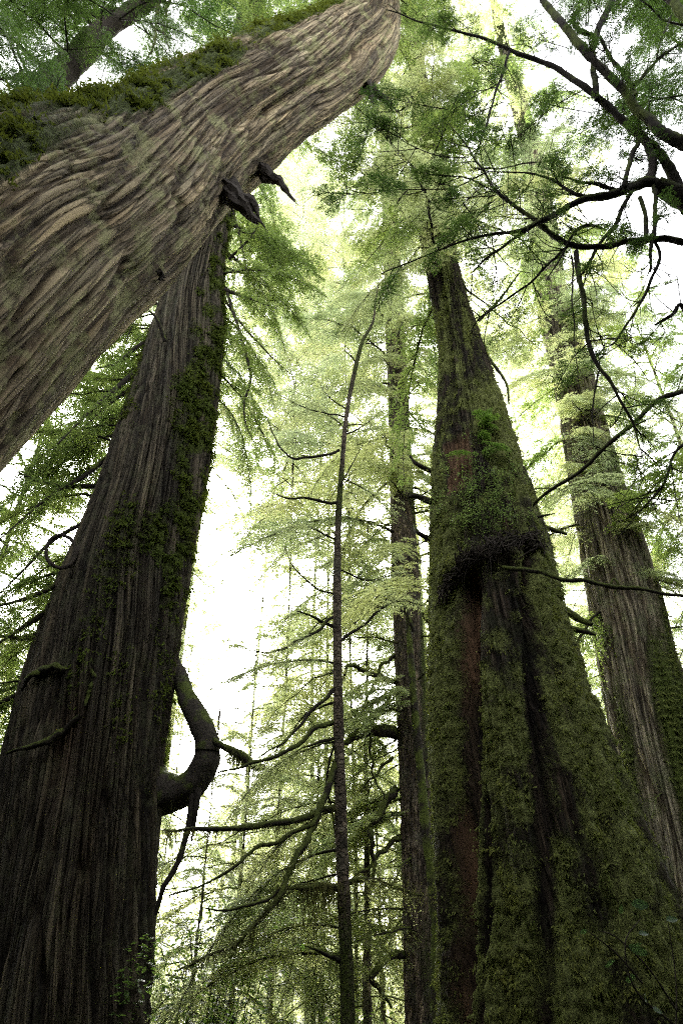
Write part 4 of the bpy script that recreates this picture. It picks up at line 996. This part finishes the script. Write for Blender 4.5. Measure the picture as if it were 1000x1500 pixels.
fars = [
 ('tall far hemlock whose crown fills the sky above the thin central tree', 470, 21, 34, 0.11, 6.0, 112, 4.2, 1.6),
 ('far hemlock seen in the gap between the medium hemlock and the mossy cedar', 655, 19, 36, 0.11, 2.5, 120, 4.2, 1.5),
 ('far hemlock between the mossy cedar and the grey fluted cedar', 800, 23, 38, 0.13, 2.5, 132, 4.6, 1.6),
 ('far hemlock at the right edge beyond the grey fluted cedar', 1010, 22, 26, 0.12, 2.5, 100, 4.4, 1.6),
 ('far forked tree with pale trunk just right of the left cedar, high up', 330, 27, 56, 0.10, 19, 150, 3.6, 3.6),
 ('far hemlock crown showing high between the left cedar and the broken stubs', 188, 22, 54, 0.14, 19, 110, 4.4, 3.4),
 ('pale feathery hemlock rising between the sky gap and the thin central tree', 445, 23, 42, 0.11, 2.5, 144, 4.2, 1.6),
 ('far hemlock filling the wedge between the leaning cedar and the left cedar', 60, 17, 30, 0.12, 2.5, 100, 3.8, 1.2),
 ('pale far trunk at the left edge beside the left cedar', -60, 21, 34, 0.13, 6.0, 87, 4.2, 1.3),
 ('far hemlock behind the left cedar near the bottom', 215, 19, 11, 0.07, 1.0, 48, 3.0, .9),
 ('distant tall hemlock in the far right background', 900, 33, 42, 0.14, 2.5, 100, 4.6, 1.5),
 ('distant hemlock low behind the understory at the centre', 430, 27, 15, 0.08, 2.0, 60, 3.6, 1.0),
 ('distant hemlock low in the background right of the medium hemlock', 680, 30, 26, 0.09, 2.0, 84, 4.0, 1.2),
 ('feathery hemlock high above the leaning cedar stubs in the upper centre', 395, 19, 38, 0.07, 14.0, 90, 3.6, 1.6),
 ('feathery hemlock behind the crooked top of the thin central tree', 515, 17.5, 34, 0.07, 10.5, 90, 3.4, 1.5),
 ('far hemlock behind the drooping cedar at the right edge', 1080, 25, 34, 0.14, 6.0, 102, 4.4, 1.8),
 ('far hemlock in the gap between the grey cedar and the right edge', 930, 26, 36, 0.14, 2.5, 108, 4.2, 1.8),
 ('far hemlock high at the left behind the dark drooping cedar', 120, 22, 34, 0.14, 6.0, 112, 4.4, 1.8),
]
for i, (lab, px, Y, h, r, z0, n, L0, L1) in enumerate(fars):
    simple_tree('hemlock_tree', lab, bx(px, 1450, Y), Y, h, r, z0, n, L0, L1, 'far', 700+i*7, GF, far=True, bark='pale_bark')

# ------------------------------------------------------------------ distant forest, added shading forest: masses nobody could count
def forest_mass(name, label, spots, mat, seed, lf=.30, per=2600):
    rg = np.random.default_rng(seed); Vs = []; mb = MB()
    for (x, y, h, w) in spots:
        m = per
        t = rg.random(m)**1.15; z = h*(.06+.94*t); rad = w*(1-t)**.75*np.sqrt(rg.random(m))+.2
        az = rg.uniform(0, 6.283, m); lay = np.sin(z*3.0+az*1.0)*.3
        O = np.stack([x+rad*np.cos(az), y+rad*np.sin(az), z-rad*.35+lay], 1)
        D = nrm(np.stack([np.cos(az), np.sin(az), -.4+0*az], 1)+rg.normal(size=(m, 3))*.5)
        W = nrm(np.cross(D, [0, 0, 1])+rg.normal(size=(m, 3))*.5)
        ll = lf*rg.uniform(.6, 1.5, (m, 1)); ww = ll*.24
        Vs.append(np.stack([O, O+D*ll*.5+W*ww, O+D*ll, O+D*ll*.5-W*ww], 1).reshape(-1, 3))
        mb.tube([(x, y, -.3), (x, y, h*.5), (x, y, h)], [w*.09, w*.05, .02], 7)
    V = np.vstack(Vs); Q = np.arange(len(V)).reshape(-1, 4)
    me = mesh_np(name, np.vstack([V]+mb.V), np.vstack([Q]+[q+len(V) for q in mb.Q]), mat, False)
    me.materials.append(M['limb'])
    mi = np.zeros(len(me.polygons), np.int32); mi[len(Q):] = 1; me.polygons.foreach_set('material_index', mi)
    o = link(name, me); return tag(o, label, None, None, 'stuff')
rg = np.random.default_rng(12)
sp = []
for i in range(28):
    x = -25+50*i/27+rg.normal()*.8; y = rg.uniform(38, 54); px = 500+1000*x/(y/1.2)
    h = rg.uniform(14, 24) if not (180 < px < 720) else rg.uniform(11, 18)
    sp.append((x, y, h, rg.uniform(2.5, 3.8)))
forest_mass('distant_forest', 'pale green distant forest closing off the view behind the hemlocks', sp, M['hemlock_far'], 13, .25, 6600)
sp = []
for i in range(26):
    a = R(95+350*0+ i/25*170+ 0) ; a = R(100) + R(340-0)*0 + i/25*R(160)*1.0
    a = R(-200) + i/25*R(220)      # from the left side round the back to the right side
    d = rg.uniform(6.5, 10.5); sp.append((d*math.cos(a), d*math.sin(a), rg.uniform(10, 14), rg.uniform(2.8, 3.8)))
for (x, y) in [(-9, 3), (-10, 8), (-12, 14), (9.5, 4), (11, 9), (12.5, 15)]: sp.append((x, y, rg.uniform(14, 22), 3.4))
forest_mass('shading_forest', 'unseen forest added to the sides and behind the viewpoint to shade the trunks', sp, M['dark_leaf'], 14, .78, 1900)  # out-of-view trees added to keep low sky light off the trunk bases

# ------------------------------------------------------------------ undergrowth
def shrub(label, x, y, h, w, n, seed, lf=.07, mat='shrub_leaf', z0=0, name='shrub', bright=0):
    root = empty(name, (x, y, z0), label, 'shrub')
    rg = np.random.default_rng(seed); mb = MB(); Vs = []
    for k in range(n):
        az = rg.uniform(0, 6.28); l = h*rg.uniform(.35, 1.05); sp_ = w*rg.uniform(.3, 1.3)
        P = catmull([(0, 0, 0), (sp_*.3*math.cos(az), sp_*.3*math.sin(az), l*.5), (sp_*math.cos(az), sp_*math.sin(az), l*.95), (sp_*1.4*math.cos(az), sp_*1.4*math.sin(az), l*.85)], 10)
        mb.tube(P, np.linspace(.006, .002, 10), 4)
        m = 110; t = rg.uniform(.15, 1, m)*9; i = t.astype(int).clip(0, 8); f = (t-i)[:, None]
        O = P[i]*(1-f)+P[i+1]*f + rg.normal(size=(m, 3))*.09
        D = nrm(rg.normal(size=(m, 3))*[1, 1, .35]+[0, 0, -.15]); W = nrm(np.cross(D, [0, 0, 1])+rg.normal(size=(m, 3))*.25)
        ll = lf*rg.uniform(.6, 1.3, (m, 1)); ww = ll*.30
        Vs.append(np.stack([O, O+D*ll*.45+W*ww, O+D*ll, O+D*ll*.45-W*ww], 1).reshape(-1, 3))
    V = np.vstack(Vs)
    link('stem', mb.mesh('shrub_stems', M['limb']), root)
    link('foliage', mesh_np('shrub_foliage', V, np.arange(len(V)).reshape(-1, 4), M[mat], False), root)
    return root
shrub('leafy shrub at the foot of the left cedar, its lower right corner of the trunk', bx(300, 1470, 8.2), 8.2, 2.25, .55, 40, 801, .075, 'shrub_leaf')
shrub('small bright yellow-green shrub low between the left cedar and the thin tree', bx(345, 1470, 8.6), 8.6, 1.9, .5, 18, 802, .05, 'bright_leaf')
shrub('leafy undergrowth bush between the understory hemlocks', bx(400, 1470, 10), 10.0, 1.3, .9, 26, 803, .07, 'bright_leaf')
shrub('low bush behind the medium hemlock near the bottom', bx(560, 1470, 12), 12.0, 1.2, .9, 22, 804, .07, 'shrub_leaf')

# salal sprig in front of the mossy cedar, each leaf its own part
sal = empty('salal_sprig', at(985, 1560, 4.6).tolist(), 'sprig of broad oval leaves in shade at lower right before the mossy cedar', 'plant')
org = np.array(sal.location); mb = MB()
def S(px, py, Y): return at(px, py, Y)-org
for k, pts in enumerate([[(985, 1560, 4.6), (990, 1450, 4.6), (978, 1352, 4.55)], [(990, 1480, 4.6), (950, 1420, 4.5), (905, 1375, 4.45), (875, 1362, 4.45)], [(985, 1500, 4.6), (930, 1450, 4.5), (915, 1382, 4.45), (938, 1345, 4.5)], [(940, 1440, 4.5), (900, 1395, 4.45), (858, 1362, 4.4)]]):
    mb = MB(); mb.tube([S(*p) for p in pts], np.linspace(.006, .0025, len(pts)), 5, 0, k, n=20); link('stem', mb.mesh('salal_stem', M['bare_limb']), sal)
def leaf_mesh():
    n = 7; V = []; 
    for i in range(n):
        t = i/(n-1); w = .30*math.sin(math.pi*min(1, t*.94+.03))**.7*(1-.25*t)
        V += [(t, -w, .10*t*t*-1+.05), (t, 0, -.10*t*t), (t, w, .10*t*t*-1+.05)]
    Q = []
    for i in range(n-1):
        for j in range(2): a = i*3+j; Q.append((a, a+1, a+4, a+3))
    return mesh_np('salal_leaf', np.array(V), np.array(Q), M['salal'], True)
LM = leaf_mesh()
for px, py, Y, s, yaw, pitch, roll in [(908, 1338, 4.45, .075, 4.9, .9, 2.6), (900, 1364, 4.42, .03, 2.8, 0, 0), (924, 1324, 4.46, .16, 0.1, -.05, 1.45), (935, 1368, 4.5, .10, .3, .1, .9), (975, 1348, 4.55, .12, .25, .15, 1.0), (860, 1363, 4.4, .07, 3.0, -.2, 1.2),
                                       (920, 1385, 4.45, .15, -.45, -.45, 1.9), (940, 1383, 4.5, .07, 3.2, 0, .4), (900, 1408, 4.45, .12, 3.5, -.3, .9), (930, 1430, 4.5, .11, 3.4, -.3, 1.3), (945, 1455, 4.5, .10, 4.2, -.6, 1.2), (955, 1478, 4.5, .10, .4, -.2, 1.0)]:
    o = link('leaf', LM, sal, S(px, py, Y)); o.scale = (s*.66,)*3; o.rotation_euler = (roll, -pitch, yaw)

# ------------------------------------------------------------------ ground
gm, t, b = new_mat('forest_floor'); Lk = t.links.new
tc = N(t, 'ShaderNodeTexCoord'); n1 = N(t, 'ShaderNodeTexNoise', Scale=1.2, Detail=9.0, Roughness=.7); Lk(tc.outputs['Object'], n1.inputs['Vector'])
n2 = N(t, 'ShaderNodeTexNoise', Scale=26.0, Detail=8.0, Roughness=.75); Lk(tc.outputs['Object'], n2.inputs['Vector'])
r1 = ramp(t, [(.38, (.035, .024, .015)), (.52, (.05, .045, .02)), (.66, (.055, .075, .018))]); Lk(n1.outputs[0], r1.inputs[0])
r2 = ramp(t, [(.3, (.5, .5, .5)), (.7, (1.3, 1.3, 1.3))]); Lk(n2.outputs[0], r2.inputs[0])
Lk(mixc(t, .8, r1.outputs[0], r2.outputs[0], 'MULTIPLY'), b.inputs['Base Color']); b.inputs['Roughness'].default_value = .95
bp = N(t, 'ShaderNodeBump', Strength=.8, Distance=.06); Lk(n2.outputs[0], bp.inputs['Height']); Lk(bp.outputs[0], b.inputs['Normal'])
n = 121; u = np.linspace(-1, 1, n); u = np.sign(u)*np.abs(u)**2.2*260
X, Yg = np.meshgrid(u, u+8)
Zg = pn(np.stack([X*.25, Yg*.25, 0*X], -1), 5)*.12 + pn(np.stack([X*1.1, Yg*1.1, 0*X], -1), 6)*.035
idx = np.arange(n*n).reshape(n, n)
Q = np.stack([idx[:-1, :-1], idx[:-1, 1:], idx[1:, 1:], idx[1:, :-1]], -1).reshape(-1, 4)
g = link('ground', mesh_np('ground', np.stack([X, Yg, Zg], -1).reshape(-1, 3), Q, gm)); tag(g, kind='structure')
# low ferny ground cover
rg = np.random.default_rng(33); m = 30000
x = rg.uniform(-16, 16, m); y = rg.uniform(-6, 32, m); k_ = (np.hypot(x, y) > 1.0); x, y = x[k_], y[k_]; m = len(x)
cl = rg.uniform(.2, 1, m)*(.35+.5*np.clip(pn(np.stack([x*.5, y*.5, 0*x], -1), 3)+.4, 0, 1))
O = np.stack([x, y, cl*.8-.02], 1)
D = nrm(rg.normal(size=(m, 3))*[1, 1, .35]); W = nrm(np.cross(D, [0, 0, 1])+rg.normal(size=(m, 3))*.2); ll = rg.uniform(.06, .16, (m, 1)); ww = ll*.22
V = np.stack([O, O+D*ll*.5+W*ww, O+D*ll, O+D*ll*.5-W*ww], 1).reshape(-1, 3)
tag(link('ground_cover', mesh_np('ground_cover', V, np.arange(len(V)).reshape(-1, 4), M['shrub_leaf'], False)), kind='stuff')

# ------------------------------------------------------------------ haze
if HAZE:
    hm = bpy.data.materials.new('haze'); hm.use_nodes = True; t = hm.node_tree
    for nn in list(t.nodes):
        if nn.type == 'BSDF_PRINCIPLED': t.nodes.remove(nn)
    pv = t.nodes.new('ShaderNodeVolumePrincipled'); pv.inputs['Color'].default_value = (.93, .96, .93, 1); pv.inputs['Density'].default_value = HAZE; pv.inputs['Anisotropy'].default_value = .35
    t.links.new(pv.outputs[0], t.nodes['Material Output'].inputs['Volume'])
    lo = np.array([-275, -275, -1.5]); hi = np.array([275, 285, 60])
    V = np.array([[x, y, z] for x in (lo[0], hi[0]) for y in (lo[1], hi[1]) for z in (lo[2], hi[2])])
    Q = np.array([[0, 1, 3, 2], [4, 6, 7, 5], [0, 4, 5, 1], [2, 3, 7, 6], [0, 2, 6, 4], [1, 5, 7, 3]])
    hz = link('haze', mesh_np('haze', V, Q, hm, False)); tag(hz, kind='stuff')
